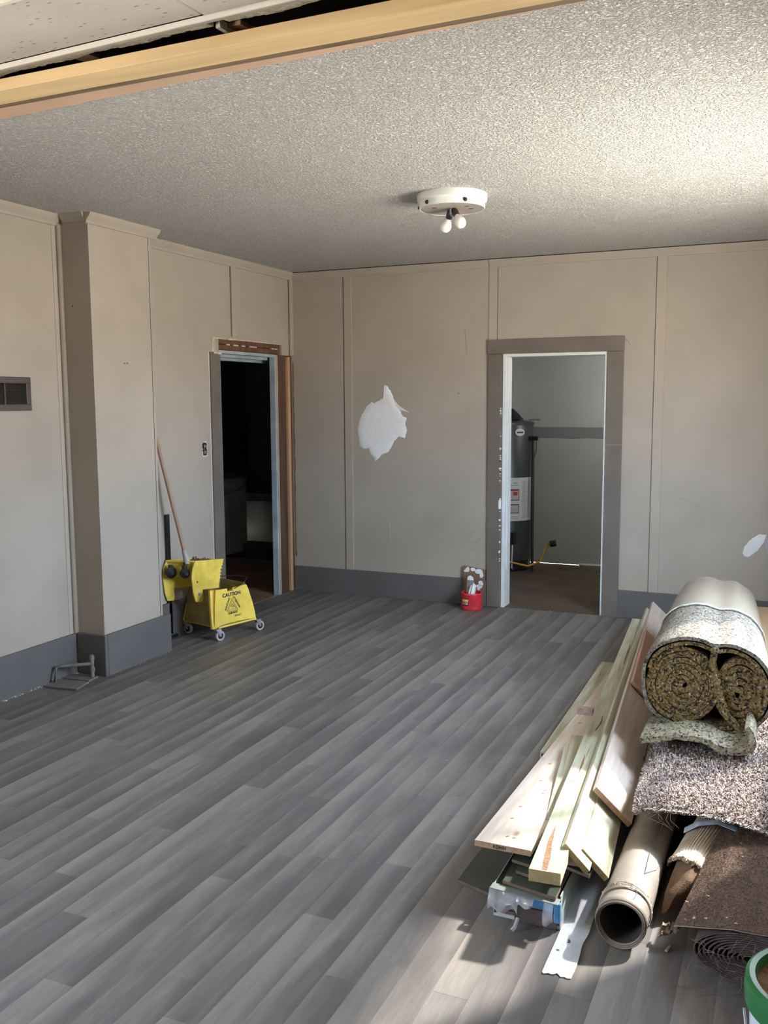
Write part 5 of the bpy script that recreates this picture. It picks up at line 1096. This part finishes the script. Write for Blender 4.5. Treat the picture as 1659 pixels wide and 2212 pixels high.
# pale blue-grey strip across the fold
def stp(u, v):
    P = [at(1478, 1792, 'z', .15), at(1510, 1776, 'z', .20), at(1550, 1772, 'z', .215), at(1590, 1788, 'z', .20), at(1625, 1803, 'z', .18), at(1659, 1795, 'z', .19), at(1700, 1790, 'z', .2)]
    t = u*(len(P)-1); i = min(int(t), len(P)-2); p = P[i].lerp(P[i+1], t-i); return p+Vector((0, .045*(v-.5)*1.0, .004-.012*abs(v-.5)))
tag(MB().grid(stp, 36, 4, th=.002).build('tack_strip', mat('pale_blue_tape', (.50, .58, .66), .6, var=.3, vscale=60, bump=.4), smooth=True), 'pale blue-grey seam tape strip arched over the ribbed carpet offcut', 'tape')
sup = A1

# ---------------- brown carpet roll with draped sheet
br = thing('brown_carpet_roll', 'flattened roll of brown carpet, its spiral end facing the camera', 'carpet roll', (-.02, 3.0, 0))
BRC = mat('brown_carpet_pile', (.145, .088, .062), .95, var=.3, vscale=90, bump=1, bscale=240, bdist=.005)
BRE = mat('brown_carpet_edge', (.055, .036, .030), .95, col2=(.095, .066, .055), vscale=160, bump=1, bscale=200)
_RC, _RE = RC.copy(), RE.copy(); RC = Vector((-.045, 2.655, .090)); RE = Vector((.02, 3.70, .095))
stripm(spiral(0, 0, .012, .084, 11.2, 2.05, .96, ph=.6, n=34), .0048, 0, 1, 4, far=1, jit=.005, parent=br, seed=12, name='rolled_layers', mt=BRE, half=.5)
RC, RE = _RC, _RE
m = MB(); rnd = random.Random(77)
TH = mat('pale_jute_thread', (.30, .24, .21), .9)
for i in range(70):
    a = rnd.uniform(0, 6.28); r = rnd.uniform(.02, .085); p = Vector((-.045+2.05*r*math.cos(a), 2.648, .09+.96*r*math.sin(a)))
    q = p+Vector((rnd.uniform(-.05, .05), -.012-.02*rnd.random(), rnd.uniform(-.04, .02))); q.z = max(q.z, .003); e_ = q+Vector((rnd.uniform(-.05, .05), -.01, rnd.uniform(-.03, .01))); e_.z = max(.002, e_.z); m.tube([p, q, e_], .0006, 3)
for i in range(7): x = -.17+.02*i; m.tube([(x, 2.66, .004), (x-.06+.02*rnd.random(), 2.60, .003), (x-.11, 2.57+.03*rnd.random(), .003)], .0006, 3)
o = m.build('loose_threads', TH, br); o['kind'] = 'stuff'
m = MB()   # light edge line of every winding, standing proud of the roll's end
P = spiral(0, 0, .013, .083, 11.0, 2.05, .96, ph=.6, n=34)
m.tube([(-.045+a, 2.651+.002*noise.noise((a*60, b*60, 0)), .090+b) for a, b in P], .0007, 4); m.build('backing_edge', mat('backing_edge_line', (.20, .15, .13), .9), br)
# draped sheet
def dr(u, v):
    # u: left->right, v: near->far ; left border follows the diagonal of the photo
    nr = [Vector((-.272, 2.735, .100)), Vector((-.20, 2.668, .150)), Vector((-.10, 2.635, .187)), Vector((.05, 2.630, .190)), Vector((.30, 2.64, .17)), Vector((.40, 2.66, .13))]
    frr = [Vector((-.165, 3.33, .185)), Vector((-.10, 3.36, .205)), Vector((.0, 3.40, .212)), Vector((.10, 3.42, .215)), Vector((.28, 3.42, .20)), Vector((.40, 3.42, .16))]
    t = u*5; i = min(int(t), 4); a = nr[i].lerp(nr[i+1], t-i); b = frr[i].lerp(frr[i+1], t-i); p = a.lerp(b, v)
    p.z += .010*math.sin(v*3.1)+.006*noise.noise((p.x*8, p.y*6, 0)); p.y += .01*noise.noise((p.x*7, 0, 0)) if v == 0 else 0; return p
ds = MB().grid(dr, 50, 40, th=.007).build('carpet_sheet', BRC, smooth=True); tag(ds, 'loose brown carpet sheet draped over the flattened brown roll', 'carpet')
m = MB(); m.tube([dr(u/50, 0)+Vector((0, -.002, -.004)) for u in range(51)], .0014, 4); m.build('bound_edge', TH, ds)
def tfs(u, v): p = dr(u, v); return p, Vector((0, 0, 1))
V, Fc = tufts(26000, tfs, .0016, .0009, 9); o = MB().add(V, Fc).build('carpet_pile', BRC, ds); o['kind'] = 'stuff'
m = MB(); rnd = random.Random(2)
for i in range(26): u, v = rnd.random()*.6, rnd.random(); p = dr(u, v)+Vector((0, 0, .004)); crumbs(m, p, p, 1, .006, .0)
tag(m.build('lint', mat('tan_lint', (.55, .38, .24), .9)), 'bits of tan lint on the brown carpet sheet', 'debris', kind='stuff')
# torn crumpled scrap between tube and sheet
m = MB(); m.grid(lambda u, v: Vector((-.318+.06*u, 2.765+.05*v+.02*noise.noise((u*3, v*3, 1)), .035+.035*abs(noise.noise((u*4, v*4, 5)))+.03*u)), 10, 8, th=.003)
tag(m.build('torn_scrap', mat('torn_underlay', (.30, .22, .17), .9, var=.5, vscale=50), smooth=True), 'crumpled torn underlay scrap between the vinyl tube and the brown sheet', 'scrap')
p = at(1443, 2050, 'z', .004); tag(MB().obox(p+Vector((0, 0, .002)), (.004, .016, 0), (.004, -.001, 0), (0, 0, .0022)).build('wood_splinter', mat('pale_splinter', (.60, .46, .34), .8)), 'small pale splinter on the floor in front of the brown roll', 'splinter')

# ---------------- plywood panel behind the roll
pw = MB(); pw.prism([(-.245, 4.35, .300), (.38, 4.35, .300), (.38, 6.42, .315), (-.215, 6.36, .315)], (0, 0, .012))
tag(pw.build('plywood_panel', mat('plywood_face', (.60, .42, .25), .6, col2=(.46, .31, .17), vscale=2.2, stretch=(5, .9, 1), bump=.05), bevel=.001), 'tan plywood panel lying behind the foam pad roll at the right edge', 'panel')
MB_ = MB().box((-.20, 5.3, .0), (.40, 6.3, .298)).build('stacked_carpet', mat('dark_stack', (.05, .035, .03), .95, var=.5, vscale=20, bump=1), bevel=.03, segs=3)
tag(MB_, 'dark folded carpet bundle supporting the plywood panel by the back wall', 'carpet')

# ---------------- green-rimmed bucket
bc = Vector((.105, 2.125, 0)); gb = thing('plaster_bucket', 'white bucket with green rim and brown contents at the lower right corner', 'bucket', bc)
MB().lathe([(.001, .003), (.128, .003), (.132, .01), (.150, .345), (.146, .345), (.128, .02), (.001, .016)], bc, n=48).build('pail', mat('white_pail', (.70, .73, .80), .4, var=.15, vscale=9), gb, smooth=True)
MB().lathe([(.150, .318), (.158, .322), (.160, .35), (.158, .378), (.150, .385), (.138, .383), (.133, .372), (.135, .345), (.146, .34), (.150, .318)], bc, n=64).build('rim', mat('green_rim', (.022, .16, .045), .35, var=.25, vscale=7), gb, smooth=True)
MB().lathe([(.140, .362), (.110, .357), (.07, .352), (.001, .355)], bc, n=40).build('contents', mat('brown_residue', (.30, .18, .09), .95, col2=(.12, .06, .025), vscale=22, bump=1, bscale=90, bdist=.008), gb, smooth=True)
MB().tube([bc+Vector((-.155*math.cos(a)-.004, -.155*math.sin(a)*1.0+.0, .30-.10*math.sin((t)*math.pi)*1.6)) for t in [i/14 for i in range(15)] for a in [t*math.pi*.9+.15]], .0028, 6).build('bail_handle', METAL, gb, smooth=True)
print('PLANKS', nplank)
